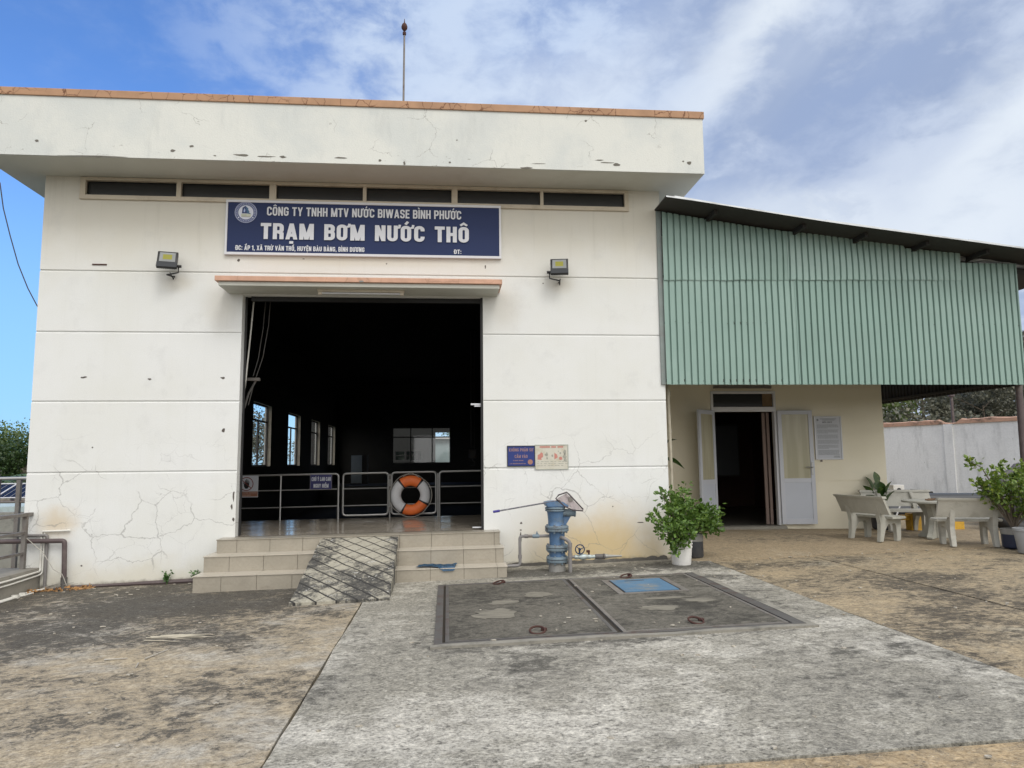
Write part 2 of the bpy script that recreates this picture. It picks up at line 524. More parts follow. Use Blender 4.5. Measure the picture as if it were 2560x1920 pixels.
def perp(v, rnd):
    while True:
        s = v.cross(rdir(rnd))
        if s.length > .1: return s.normalized()

# ------------------------------------------------------------------ materials


def wall_material(name, base, stains_shade=True, cracks=True):
    m, t, b = newmat(name)
    P = t.pos(); x, y, z = t.sep(P)
    big = t.noise(P, .55, 5, .6); mid = t.noise(P, 3.2, 6, .62); fine = t.noise(P, 70, 3, .6)
    c = t.mix(t.step(big, .35, .68), base, tuple(v * k for v, k in zip(base, (.955, .95, .92))))
    c = t.mix(t.math('MULTIPLY', t.step(mid, .52, .78), .30), c, tuple(v * .86 for v in base))
    g = t.math('MULTIPLY_ADD', t.math('SUBTRACT', fine, .5), .16, 1.0)
    c = t.mix(1.0, c, t.comb(g, g, g), 'MULTIPLY')
    if stains_shade:
        n = t.math('MULTIPLY', t.math('SUBTRACT', t.noise(P, 1.3, 6, .62), .5), .9)
        n2 = t.math('MULTIPLY', t.math('SUBTRACT', t.noise(P, 4.5, 6, .65), .5), .35)
        # yellow damp on the right below the socket of the standpipe
        zz = t.math('ADD', z, n)
        low = t.step(zz, .95, -.15)
        xr = t.math('MULTIPLY', t.step(t.math('ADD', x, n), 6.5, 7.8), t.step(t.math('ADD', x, n), 9.9, 8.4))
        c = t.mix(t.math('MULTIPLY', t.math('MULTIPLY', low, xr), .92), c, (.60, .45, .22))
        # faint cream band along the foot and rust by the handrail
        c = t.mix(t.math('MULTIPLY', t.step(t.math('ADD', z, n), .15, -.35), .45), c, (.56, .50, .34))
        dd = t.math('SQRT', t.math('ADD', t.math('POWER', t.math('SUBTRACT', x, .45), 2), t.math('POWER', t.math('MULTIPLY', t.math('SUBTRACT', z, .52), 1.3), 2)))
        c = t.mix(t.math('MULTIPLY', t.step(t.math('ADD', dd, n2), .42, .02), .6), c, (.55, .42, .24))
        # left floodlight stain, painted shadow under right one and hood ends, darker below board
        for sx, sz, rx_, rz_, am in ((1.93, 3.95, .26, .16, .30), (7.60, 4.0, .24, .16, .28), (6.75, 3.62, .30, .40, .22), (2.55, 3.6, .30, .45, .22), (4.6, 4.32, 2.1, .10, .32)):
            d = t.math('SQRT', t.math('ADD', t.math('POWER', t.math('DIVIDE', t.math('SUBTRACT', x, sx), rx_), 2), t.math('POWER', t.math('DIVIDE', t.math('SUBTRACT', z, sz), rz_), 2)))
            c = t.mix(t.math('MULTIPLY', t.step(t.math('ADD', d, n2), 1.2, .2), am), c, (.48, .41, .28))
        # grime line where the wall meets the yard
        hz = t.math('MULTIPLY_ADD', x, -.0245, t.math('ADD', z, .395))
        c = t.mix(t.math('MULTIPLY', t.step(t.math('ADD', hz, t.math('MULTIPLY', n2, .5)), .085, .0), .85), c, (.10, .085, .065))
        # darker cream tint growing towards the top band
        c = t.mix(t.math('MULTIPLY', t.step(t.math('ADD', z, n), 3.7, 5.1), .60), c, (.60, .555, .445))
    if stains_shade:
        rs = t.noise(t.comb(t.math('MULTIPLY', x, 5.5), 0.0, t.math('MULTIPLY', z, .30)), 1.6, 6, .70)
        rz_ = t.math('ADD', t.math('MULTIPLY', t.step(z, 3.6, 5.3), .16), .06)
        c = t.mix(t.math('MULTIPLY', t.step(rs, .52, .72), rz_), c, (.40, .385, .33))
        gm = t.noise(t.vadd(P, (7, 0, 3)), 1.9, 7, .70)
        c = t.mix(t.math('MULTIPLY', t.step(gm, .54, .68), .16), c, (.46, .46, .45))
    if cracks:
        W = t.vadd(P, t.vmul(t.noise(P, 2.6, 5, .6, color=True), (.34, 0, .34)))
        W = t.vmul(W, (1.0, 0, 1.15))
        cr = t.voro(W, 1.55, 'DISTANCE_TO_EDGE')
        cr2 = t.voro(t.vadd(W, (3.3, 0, 5.1)), 2.7, 'DISTANCE_TO_EDGE')
        gate = t.step(t.noise(P, 1.1, 2, .5), .43, .54)
        gate2 = t.step(t.noise(t.vadd(P, (9, 0, 2)), 1.5, 2, .5), .50, .58)
        zone = t.math('MULTIPLY', t.step(z, 1.95, 1.05), t.step(z, -.32, -.05))
        l1 = t.math('MULTIPLY', t.step(cr, .0115, .002), gate)
        l2 = t.math('MULTIPLY', t.math('MULTIPLY', t.step(cr2, .010, .001), gate2), .65)
        line = t.math('MULTIPLY', t.math('MAXIMUM', l1, l2), zone)
        c = t.mix(t.math('MULTIPLY', line, .50), c, (.24, .23, .22))
    t.put(b.inputs['Base Color'], c)
    b.inputs['Roughness'].default_value = .85; b.inputs['Specular IOR Level'].default_value = .25
    t.l.new(t.bump(t.math('ADD', fine, t.noise(P, 180, 2, .5)), .35, .004), b.inputs['Normal'])
    return m


PAINT = (.725, .735, .725)
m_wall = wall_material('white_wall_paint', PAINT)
m_side = wall_material('side_wall_paint', (.70, .68, .62), stains_shade=False, cracks=False)
m_office = wall_material('cream_wall_paint', (.76, .71, .575), stains_shade=False, cracks=False)

# parapet paint with washed grey patches and streaks
m, t, b = newmat('weathered_parapet')
P = t.pos(); x, y, z = t.sep(P)
st = t.noise(t.vmul(P, (2.2, 1, .55)), 2.0, 7, .66); bl = t.noise(P, .9, 6, .62); fi = t.noise(P, 55, 3, .6)
c = t.mix(t.math('MULTIPLY', t.step(bl, .42, .66), .65), (.66, .67, .63), (.55, .58, .57))
c = t.mix(t.math('MULTIPLY', t.step(st, .53, .74), .30), c, (.44, .46, .45))
W = t.vadd(P, t.vmul(t.noise(P, 3.5, 5, .6, color=True), (.3, .3, .3)))
cr = t.voro(W, 2.1, 'DISTANCE_TO_EDGE')
c = t.mix(t.math('MULTIPLY', t.math('MULTIPLY', t.step(cr, .010, .001), t.step(t.noise(P, 1.7, 2, .5), .55, .63)), .6), c, (.22, .21, .19))
c = t.mix(t.math('MULTIPLY', t.step(t.noise(t.vmul(P, (1, 1, 2.5)), 9, 4, .6), .66, .72), t.math('MULTIPLY', t.step(z, 5.82, 5.62), .75)), c, (.20, .19, .16))
g = t.math('MULTIPLY_ADD', t.math('SUBTRACT', fi, .5), .14, 1.0)
c = t.mix(1.0, c, t.comb(g, g, g), 'MULTIPLY')
t.put(b.inputs['Base Color'], c); b.inputs['Roughness'].default_value = .85
t.l.new(t.bump(t.math('ADD', fi, st), .4, .006), b.inputs['Normal'])
m_parapet = m


def coping_material(name, base, scale, amt):
    m, t, b = newmat(name)
    P = t.pos()
    W = t.vadd(P, t.vmul(t.noise(P, 7, 4, .6, color=True), (.10, .10, .10)))
    cr = t.voro(W, scale, 'DISTANCE_TO_EDGE')
    n = t.noise(P, 3, 6, .65)
    c = t.mix(t.step(n, .35, .7), base, tuple(v * .8 for v in base))
    c = t.mix(t.math('MULTIPLY', t.math('MULTIPLY', t.step(cr, .035, .006), t.step(t.noise(P, 1.2, 3, .6), .38, .50)), amt), c, (.16, .07, .035))
    t.put(b.inputs['Base Color'], c); b.inputs['Roughness'].default_value = .8
    return m


m_coping = coping_material('orange_coping_paint', (.44, .26, .155), 5.5, 1.0)
m_hood = coping_material('orange_hood_paint', (.60, .36, .255), 3.0, .25)
m_soffit = plain('soffit_paint', (.545, .55, .50), .85, var=.08, scale=1.2, dirt=(.36, .34, .28), dirt_amt=.35, bump=.2)
m_beige = plain('beige_frame_paint', (.55, .49, .39), .7, var=.10, scale=3, dirt=(.30, .25, .19), dirt_amt=.6)
m_dark = plain('shaded_interior_paint', (.055, .052, .046), .8, var=.25, scale=2)  # interior shade put into the colour, near black
m_dark2 = plain('shaded_ceiling_paint', (.012, .012, .013), .9, var=.1)  # ceiling colour blackened to stand for the shade of the hall
m_black = plain('black_rubber', (.012, .012, .013), .5, var=.2)
m_alu = plain('white_aluminium', (.62, .63, .66), .4, var=.05, scale=3)
m_alug = plain('grey_aluminium', (.50, .52, .57), .4, var=.05, scale=3)
m_white = plain('white_plastic', (.72, .71, .68), .45, var=.06, scale=4, dirt=(.45, .42, .35), dirt_amt=.3)
m_pipe_w = plain('white_pvc', (.68, .67, .62), .4, var=.08, scale=5, dirt=(.30, .26, .2), dirt_amt=.5)
m_pipe_b = plain('brown_painted_pipe', (.085, .062, .062), .5, var=.2, scale=8, dirt=(.2, .17, .15), dirt_amt=.5)
m_pipe_g = plain('grey_pvc', (.20, .19, .185), .5, var=.2, scale=9, dirt=(.10, .075, .055), dirt_amt=.6)
m_steel = plain('galvanised_steel', (.42, .42, .41), .42, .75, var=.12, scale=9)
m_steel_old = plain('weathered_steel', (.20, .185, .17), .6, .3, var=.2, scale=9, dirt=(.10, .06, .04), dirt_amt=.6)
m_steel_dk = plain('dark_angle_steel', (.11, .105, .10), .65, .2, var=.2, scale=9, dirt=(.085, .045, .032), dirt_amt=.8)
m_rust = plain('rust', (.060, .024, .018), .85, var=.3, scale=14, dirt=(.03, .015, .012), dirt_amt=.6)
m_blue = plain('blue_iron_paint', (.080, .155, .275), .5, .1, var=.3, scale=11, dirt=(.17, .20, .20), dirt_amt=.85, bump=.3)
m_blue_g = plain('blue_grey_flange', (.17, .225, .265), .6, .1, var=.3, scale=14, dirt=(.09, .06, .045), dirt_amt=.9, bump=.3)
m_conc = plain('grey_cement', (.24, .235, .22), .9, var=.2, scale=6, dirt=(.11, .10, .09), dirt_amt=.6, bump=.5)
m_curb = plain('mossy_concrete', (.25, .235, .20), .92, var=.25, scale=5, dirt=(.07, .068, .058), dirt_amt=.9, bump=.6)
m_curb_top = plain('black_stained_concrete', (.075, .07, .062), .92, var=.3, scale=5, dirt=(.17, .16, .14), dirt_amt=.6, bump=.6)
m, t, b = newmat('beige_step_tile')
P = t.pos(); x, y, z = t.sep(P)
n = t.noise(P, 2.5, 5, .6); n2 = t.noise(P, 30, 4, .6); d = t.step(t.noise(t.vmul(P, (1.5, 1, 4)), 3.0, 7, .7), .50, .72)
c = t.mix(t.step(n, .35, .65), (.345, .312, .255), (.305, .277, .225)); c = t.mix(t.math('MULTIPLY', d, .40), c, (.24, .205, .155))
u = t.math('PINGPONG', t.math('ADD', x, -.0), .105); w9 = t.math('PINGPONG', z, .09)
q = t.math('ABSOLUTE', t.math('SUBTRACT', t.math('ADD', u, w9), .10)); q2 = t.math('ABSOLUTE', t.math('SUBTRACT', w9, .045))
c = t.mix(t.math('MULTIPLY', t.math('MAXIMUM', t.step(q, .004, .001), t.math('MULTIPLY', t.step(q2, .003, .001), t.step(u, .04, .06))), .22), c, (.20, .175, .13))
g = t.math('MULTIPLY_ADD', t.math('SUBTRACT', n2, .5), .25, 1.0)
t.put(b.inputs['Base Color'], t.mix(1.0, c, t.comb(g, g, g), 'MULTIPLY')); t.put(b.inputs['Roughness'], t.step(d, 0, 1, .32, .7))
m_tile = m
m_tread = plain('toplit_tread_tile', (.46, .42, .35), .35, var=.06, scale=2.5, dirt=(.45, .38, .30), dirt_amt=.35)  # step tile colour lightened as if lit from above
m_grout = plain('dark_grout', (.10, .075, .055), .9, var=.2)
m_terr = plain('terrazzo_concrete', (.40, .395, .345), .8, var=.14, scale=7, dirt=(.22, .21, .17), dirt_amt=.45, bump=.3)
m_terr2 = plain('old_terrazzo_concrete', (.48, .47, .42), .8, var=.14, scale=7, dirt=(.25, .24, .2), dirt_amt=.45, bump=.3)
m_yellow = plain('yellow_paint', (.62, .36, .035), .6, var=.15, scale=8, dirt=(.2, .12, .04), dirt_amt=.4)
m_orange = plain('orange_lifebuoy_cloth', (.80, .17, .035), .55, var=.14, scale=9, dirt=(.45, .08, .02), dirt_amt=.35)
m_buoy_w = plain('white_lifebuoy_cloth', (.58, .585, .60), .55, var=.08, scale=9, dirt=(.40, .41, .43), dirt_amt=.4)
m_rope = plain('pale_rope', (.38, .36, .32), .8, var=.2)
m_sign = plain('navy_sign_panel', (.014, .027, .092), .5, var=.10, scale=1.2, spec=.25)
m_letter = plain('silver_letter', (.60, .62, .66), .4, var=.05)
m_blue_sign = plain('deep_blue_sign', (.012, .03, .17), .5, var=.15)
m_redfade = plain('faded_red_print', (.50, .21, .17), .7, var=.2, scale=20)
m_rust_txt = plain('faded_brown_print', (.26, .16, .17), .7, var=.2)
m_sage = plain('green_sheet_paint', (.235, .345, .305), .42, .05, var=.06, scale=1.3, dirt=(.30, .41, .37), dirt_amt=.5, spec=.45)
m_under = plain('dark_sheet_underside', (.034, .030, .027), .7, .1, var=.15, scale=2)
m_steel_shaded = plain('shaded_purlin_steel', (.022, .020, .018), .8, var=.2)  # shade under the roof put into the purlin colour
m_zinc = plain('zinc_sheet', (.52, .54, .55), .4, .6, var=.2, scale=5, dirt=(.25, .24, .22), dirt_amt=.5)
m_soil = plain('dark_soil', (.035, .026, .018), .95, var=.3, scale=30)
m_paper = plain('white_notice', (.50, .52, .56), .5, var=.03)
m_print = plain('grey_print', (.20, .21, .23), .6, var=.1)
m_wood = plain('dry_brown_root', (.14, .085, .05), .9, var=.35, scale=18)
m_bark = plain('bark', (.13, .105, .08), .95, var=.3, scale=9)
m_cloth = plain('blue_plastic_sheet', (.045, .125, .23), .5, var=.3, scale=14, dirt=(.18, .26, .33), dirt_amt=.5)
m_poster = plain('pale_poster', (.55, .53, .45), .4, var=.08, scale=12, dirt=(.42, .37, .24), dirt_amt=.7)
m_hatch = plain('blue_hatch_paint', (.10, .185, .28), .8, var=.25, scale=3.5, dirt=(.25, .235, .19), dirt_amt=1.0, spec=.1)
m_navy = plain('navy_plastic', (.012, .02, .05), .3, var=.15)
m_darkplastic = plain('charcoal_plastic', (.035, .038, .045), .5, var=.2, scale=8, dirt=(.10, .09, .08), dirt_amt=.4)
m_red = plain('red_cabinet_paint', (.30, .03, .02), .6, var=.2)


def leaf_material(name, a, bcol, c3, rough=.45, trans=.25, scale=9):
    m, t, b = newmat(name)
    P = t.pos()
    n = t.noise(P, scale, 3, .7); n2 = t.noise(P, scale * 4.3, 1, .5)
    c = t.mix(t.step(n, .36, .62), a, bcol)
    c = t.mix(t.step(n2, .56, .70), c, c3)
    t.put(b.inputs['Base Color'], c); b.inputs['Roughness'].default_value = rough
    tr = t.new('ShaderNodeBsdfTranslucent'); t.l.new(c, tr.inputs[0])
    mx = t.new('ShaderNodeMixShader'); mx.inputs[0].default_value = trans
    t.l.new(b.outputs[0], mx.inputs[1]); t.l.new(tr.outputs[0], mx.inputs[2])
    t.l.new(mx.outputs[0], t.n['Material Output'].inputs[0])
    return m


m_leaf = leaf_material('bougainvillea_leaf', (.055, .115, .018), (.10, .185, .03), (.22, .33, .06))
m_leaf2 = leaf_material('yellow_green_leaf', (.07, .13, .02), (.15, .23, .035), (.36, .42, .06))  # yellow green leaves of the shrubs at the right
m_paddle = leaf_material('paddle_leaf', (.025, .060, .012), (.05, .10, .02), (.10, .15, .03), scale=5)
m_weed = leaf_material('weed_leaf', (.05, .12, .03), (.09, .19, .05), (.14, .26, .06))
m_tree_a = leaf_material('dark_green_foliage', (.022, .050, .012), (.045, .085, .02), (.085, .13, .035), scale=.7)
m_tree_b = leaf_material('bright_green_foliage', (.075, .115, .025), (.13, .18, .04), (.20, .25, .08), scale=.6)
m_tree_c = leaf_material('grey_olive_foliage', (.095, .10, .068), (.14, .14, .10), (.20, .19, .14), scale=.7)  # grey olive leaves, with haze lightening put into the colour
m_tree_d = leaf_material('dry_brown_foliage', (.13, .12, .085), (.17, .155, .11), (.22, .20, .15), scale=.7)
m_palm = leaf_material('palm_leaf', (.05, .09, .03), (.09, .14, .05), (.13, .18, .08), scale=3)
m_dryleaf = plain('dry_fallen_leaf', (.36, .19, .07), .8, var=.5, scale=22, dirt=(.45, .33, .18), dirt_amt=.6)

# glass
m, t, b = newmat('window_glass')
tr = t.new('ShaderNodeBsdfTransparent'); tr.inputs[0].default_value = (.96, .97, .97, 1)
gl = t.new('ShaderNodeBsdfGlossy'); gl.inputs['Roughness'].default_value = .03
fr = t.new('ShaderNodeFresnel'); fr.inputs[0].default_value = 1.12
mx = t.new('ShaderNodeMixShader'); mx.inputs[0].default_value = .05; t.l.new(tr.outputs[0], mx.inputs[1]); t.l.new(gl.outputs[0], mx.inputs[2])
t.l.new(mx.outputs[0], t.n['Material Output'].inputs[0])
m_glass = m
m, t, b = newmat('dark_glass')
b.inputs['Base Color'].default_value = (.018, .019, .019, 1); b.inputs['Roughness'].default_value = .25
m_dglass = m
m, t, b = newmat('frosted_door_glass')
P = t.pos()
c = t.mix(t.step(t.noise(t.vmul(P, (9, 9, .5)), 1.0, 3, .5), .4, .6), (.36, .34, .235), (.44, .415, .30))
t.put(b.inputs['Base Color'], c); b.inputs['Roughness'].default_value = .22
m_dooGlass = m

# concrete of the yard ------------------------------------------------
def concrete(name, pale, tan, dark, tan_bias, dark_bias, zones=(), rot=0.0, fine_k=1.0, stretch=(1.0, 1.2, 1.0)):
    """old concrete: bare pale cement, ochre laitance and black algae in broken patches"""
    m, t, b = newmat(name)
    P = t.pos(); x, y, z = t.sep(P)
    Q = t.vmul(P, stretch)
    wob = t.vadd(Q, t.vmul(t.noise(Q, 3.0, 3, .6, color=True), (.25, .25, .25)))
    big = t.noise(Q, .42, 6, .62, .4)
    med = t.noise(wob, 2.3, 8, .70)
    sml = t.noise(wob, 9.0, 7, .72, .4)
    fin = t.noise(Q, 42, 5, .70)
    crs = t.noise(wob, 14, 6, .74, .6)
    vf = t.noise(P, 150, 3, .6)
    a = t.math('ADD', t.math('MULTIPLY', big, .9), t.math('MULTIPLY', med, .55))
    c = t.mix(t.step(a, tan_bias - .10, tan_bias + .12), pale, tan)
    # algae: a fine grained black film, denser inside the zones, eaten away in crisp flecks
    k = t.math('ADD', t.math('ADD', t.math('MULTIPLY', med, .34), t.math('MULTIPLY', sml, .48)), t.math('MULTIPLY', fin, .42))
    k = t.math('ADD', k, t.math('MULTIPLY', t.math('SUBTRACT', t.noise(Q, .6, 4, .6), .5), .46))
    for (zx, zy, rx_, ry_, am) in zones:
        d = t.math('SQRT', t.math('ADD', t.math('POWER', t.math('DIVIDE', t.math('SUBTRACT', x, zx), rx_), 2), t.math('POWER', t.math('DIVIDE', t.math('SUBTRACT', y, zy), ry_), 2)))
        d = t.math('ADD', d, t.math('MULTIPLY', t.math('SUBTRACT', med, .5), 1.2))
        k = t.math('ADD', k, t.math('MULTIPLY', t.step(d, 1.25, .25), am))
    dk = t.step(k, dark_bias - .012, dark_bias + .055)
    half = t.step(k, dark_bias - .13, dark_bias + .02)
    c = t.mix(t.math('MULTIPLY', half, .38), c, tuple(.5 * (u + v) for u, v in zip(dark, pale)))
    c = t.mix(t.math('MULTIPLY', dk, .90), c, dark)
    # worn pale cement showing through as short scratches and flecks
    sc_ = t.noise(t.vmul(wob, (1.0, 3.0, 1)), 7.0, 7, .75, 1.4)
    c = t.mix(t.math('MULTIPLY', t.step(sc_, .615, .655), .62), c, tuple(min(1, v * 1.45) for v in pale))
    sp = t.voro(P, 26, 'F1')
    gsp = t.step(t.noise(t.vadd(P, (4, 4, 4)), 6.0, 3, .6), .55, .60)
    c = t.mix(t.math('MULTIPLY', t.step(sp, .17, .08), t.math('MULTIPLY', gsp, .5)), c, tuple(min(1, v * 1.9) for v in pale))
    g = t.math('MULTIPLY_ADD', t.math('SUBTRACT', fin, .5), 2.7 * fine_k, 1.0)
    g = t.math('MULTIPLY_ADD', t.math('SUBTRACT', crs, .5), 2.2 * fine_k, g)
    g = t.math('MAXIMUM', t.math('MULTIPLY_ADD', t.math('SUBTRACT', vf, .5), .9 * fine_k, g), .12)
    c = t.mix(1.0, c, t.comb(g, g, g), 'MULTIPLY')
    t.put(b.inputs['Base Color'], c)
    t.put(b.inputs['Roughness'], t.step(k, dark_bias - .1, dark_bias + .1, .82, .95))
    b.inputs['Specular IOR Level'].default_value = .3
    h = t.math('ADD', t.math('MULTIPLY', fin, .6), t.math('MULTIPLY', sml, 1.0))
    t.l.new(t.bump(h, .55, .012), b.inputs['Normal'])
    return m


m_slab_l = concrete('left_slab_concrete', (.37, .35, .305), (.355, .29, .195), (.060, .055, .047), .66, .650,
                    zones=((1.0, -1.8, 3.2, 2.6, .12), (3.4, -1.6, 1.6, 1.0, .09), (.8, -5.6, 1.6, .8, .05), (3.2, -6.9, 1.6, .5, .05)))
m_slab_m = concrete('middle_slab_concrete', (.44, .418, .365), (.255, .240, .200), (.078, .074, .064), .70, .700,
                    zones=((7.9, -.7, 2.6, .55, .17), (7.4, -4.45, 2.0, .22, .10), (5.0, -4.6, .22, 2.6, .06), (9.2, -3.0, .35, 1.8, .05), (8.2, -5.9, .9, .5, .05)), fine_k=1.15)
m_slab_r = concrete('right_slab_concrete', (.36, .325, .25), (.335, .265, .170), (.065, .056, .045), .56, .660,
                    zones=((10.9, -3.9, 1.2, 2.2, .08), (12.8, -2.2, 1.9, 1.2, .05)))
m_slab_p = concrete('patio_concrete', (.38, .325, .24), (.31, .245, .16), (.10, .085, .062), .58, .715, zones=((12.5, 1.5, 2.2, .8, .08),), fine_k=.8)
m_slab_b = concrete('front_strip_concrete', (.37, .34, .27), (.37, .275, .16), (.065, .056, .045), .60, .66)
m_cover = concrete('manhole_concrete', (.17, .16, .135), (.125, .115, .095), (.048, .045, .038), .62, .64, fine_k=.9)
m_ramp = None
m, t, b = newmat('ramp_concrete')
P = t.pos(); x, y, z = t.sep(P)
u = t.math('FRACT', t.math('MULTIPLY', t.math('ADD', x, y), 4.3))
v = t.math('FRACT', t.math('MULTIPLY', t.math('SUBTRACT', x, y), 3.6))
wb = t.math('MULTIPLY', t.math('SUBTRACT', t.noise(P, 7, 4, .6), .5), .10)
du = t.math('ABSOLUTE', t.math('SUBTRACT', t.math('ADD', u, wb), .5)); dv = t.math('ABSOLUTE', t.math('SUBTRACT', t.math('ADD', v, wb), .5))
gu = t.step(du, .075, .035); gv = t.math('MULTIPLY', t.step(dv, .06, .02), .55)
n = t.noise(P, 2.4, 8, .7, .5); n2 = t.noise(P, 11, 7, .72, 1.0); n3 = t.noise(P, 45, 4, .7)
mid = t.math('MULTIPLY', t.step(t.math('ABSOLUTE', t.math('SUBTRACT', x, 4.72)), .50, .12), t.step(y, -1.7, -.4))
k = t.math('SUBTRACT', t.math('ADD', t.math('MULTIPLY', n, .6), t.math('MULTIPLY', n2, .5)), t.math('MULTIPLY', mid, .16))
c = t.mix(t.step(k, .46, .60), (.39, .365, .295), (.072, .069, .063))
c = t.mix(t.step(n2, .61, .64), c, (.58, .57, .53))
g = t.math('MULTIPLY_ADD', t.math('SUBTRACT', n3, .5), .8, 1.0)
c = t.mix(1.0, c, t.comb(g, g, g), 'MULTIPLY')
c = t.mix(t.math('MAXIMUM', gu, gv), c, (.035, .034, .032))
t.put(b.inputs['Base Color'], c); b.inputs['Roughness'].default_value = .92
h = t.math('SUBTRACT', t.math('ADD', n2, t.math('MULTIPLY', n3, .3)), t.math('MAXIMUM', gu, gv))
t.l.new(t.bump(h, .9, .02), b.inputs['Normal'])
m_ramp = m

m_earth = plain('yard_earth', (.13, .115, .085), .95, var=.3, scale=2, dirt=(.06, .08, .03), dirt_amt=.8)
m_gap = plain('dirt_in_joints', (.035, .028, .020), .95, var=.3, scale=9)

# polished hall floor
m, t, b = newmat('hall_floor_tile')
P = t.pos(); x, y, z = t.sep(P)
tx_ = t.math('FLOOR', t.math('MULTIPLY', x, 2.0)); ty_ = t.math('FLOOR', t.math('MULTIPLY', y, 2.0))
wn = t.new('ShaderNodeTexWhiteNoise'); t.l.new(t.comb(tx_, ty_, 0.0), wn.inputs['Vector'])
c = t.mix(t.step(wn.outputs['Value'], 0, 1), (.27, .235, .19), (.36, .32, .265))
jx = t.math('ABSOLUTE', t.math('SUBTRACT', t.math('FRACT', t.math('MULTIPLY', x, 2.0)), .5)); jy = t.math('ABSOLUTE', t.math('SUBTRACT', t.math('FRACT', t.math('MULTIPLY', y, 2.0)), .5))
c = t.mix(t.math('MULTIPLY', t.math('MAXIMUM', t.step(jx, .488, .494), t.step(jy, .488, .494)), .7), c, (.12, .10, .08))
t.put(b.inputs['Base Color'], c)
t.put(b.inputs['Roughness'], t.step(t.noise(P, 3, 4, .6), .3, .7, .09, .22))
m_floor = m

# ------------------------------------------------------------------ setting: ground
BX0, BX1, BY1 = 0.0, 9.2, 27.2      # footprint of the pump house


def terr(x, y):
    h = H(x, y) - .035
    if x < -.45:
        k = min(1, (-.45 - x) / .5); h = h * (1 - k) - 2.0 * k
    d = math.hypot(x - 5, y - 8)
    if x > 24 or d > 45: h -= min(1.0, max(0, d - 45) * .02)
    if d > 45: h += .04 * (d - 45) * .5 * (1 if x > 0 else .15)
    return h


xs = [-900, -300, -120, -60, -30, -15, -8, -4, -2, -1.2, -.95, -.45, -.2] + lin(0, 9.2, 1.15) + [9.21] + lin(9.5, 16, .65) + [18, 20, 23, 26, 32, 45, 60, 90, 140, 300, 900]
ys = [-900, -300, -120, -60, -30, -18, -12] + lin(-8, -.5, .75) + [-.4] + lin(0, 2.5, .5) + [2.51, 4, 8, 14, 20, 27.2, 32, 40, 50, 62, 80, 120, 300, 900]
inside = lambda x, y: (0 < x < 9.2 and 0 < y < 27.2)
struct('ground', grid(xs, ys, terr, inside), m_earth)


def slab(name, x0, x1, y0, y1, mat, dz=0.0, seed=0, stepx=.25):
    rnd = random.Random(seed)
    X = lin(x0, x1, stepx); Y = lin(y0, y1, stepx)
    vs = []; fs = []; n = len(X)
    for j, y in enumerate(Y):
        for i, x in enumerate(X):
            xx, yy = x, y
            if i in (0, n - 1): xx += .016 * mnoise.noise((x * 3, y * 2.3, seed)) + rnd.uniform(-.003, .003)
            if j in (0, len(Y) - 1): yy += .016 * mnoise.noise((x * 2.3, y * 3, seed + 5)) + rnd.uniform(-.003, .003)
            edge = i in (0, n - 1) or j in (0, len(Y) - 1)
            z = H(x, y) + dz + .004 * mnoise.noise((x * .8, y * .8, seed)) - (.003 if edge else 0)
            vs.append((xx, yy, z))
    for j in range(len(Y) - 1):
        for i in range(n - 1):
            a = j * n + i; fs.append((a, a + 1, a + n + 1, a + n))
    # skirts down to the earth
    rim = [j * n for j in range(len(Y))], [j * n + n - 1 for j in range(len(Y))], list(range(n)), [(len(Y) - 1) * n + i for i in range(n)]
    for line in rim:
        base = len(vs)
        for k in line: x, y, z = vs[k]; vs.append((x, y, z - .06))
        for k in range(len(line) - 1): fs.append((line[k], line[k + 1], base + k + 1, base + k))
    return struct(name, (vs, fs), mat)


slab('pavement', -.0, 4.888, -6.945, -.005, m_slab_l, 0, 1)
slab('path', 4.908, 9.650, -6.942, -.005, m_slab_m, .006, 2)
slab('yard_pavement', 9.668, 11.190, -6.942, -.425, m_slab_r, 0, 3)
slab('side_yard', 11.212, 16.0, -6.942, -.425, m_slab_r, .002, 4)
slab('front_pavement', -.0, 7.088, -14, -6.964, m_slab_b, 0, 6, .5)
slab('front_yard', 7.108, 16.0, -14, -6.964, m_slab_b, .002, 7, .5)
slab('patio', 9.215, 16.0, -.405, 2.49, m_slab_p, .010, 5)
slab('terrace', 14.32, 20.9, 2.505, 16, m_slab_p, .0, 8, .8)

# ------------------------------------------------------------------ pump house
Z1, Z2, Z3, Z4, ZS = 4.121, 3.221, 2.215, 1.211, 5.537
ph = thing('pump_house', 'white plastered pump house with a flat roof, orange coping and one wide open doorway', 'building', (4.6, 0, -.28))
DX0, DX1, DZ1 = 2.855, 6.400, 3.79
GR = .011                           # half height of the plaster grooves
bands = [(-.75, Z4 - GR), (Z4 + GR, Z3 - GR), (Z3 + GR, Z2 - GR), (Z2 + GR, Z1 - GR), (Z1 + GR, ZS)]
bm = nb()
for k, (a, b_) in enumerate(bands):
    coat = lambda x0, x1, z0, z1: prism(bm, [(0, z0), (0, z1 - .012), (.0125, z1), (.014, z1), (.014, z0)], 'x', x0, x1)
    if k < 3:
        coat(0, DX0, a, b_); coat(DX1, 9.2, a, b_)
    elif k == 3:
        coat(0, DX0, a, b_); coat(DX1, 9.2, a, b_); coat(DX0, DX1, DZ1, b_)
    else:
        box(bm, 0, 9.2, 0, .014, a, 5.235); box(bm, 0, .535, 0, .014, 5.235, b_); box(bm, 8.66, 9.2, 0, .014, 5.235, b_); box(bm, .535, 8.66, 0, .014, 5.515, b_)
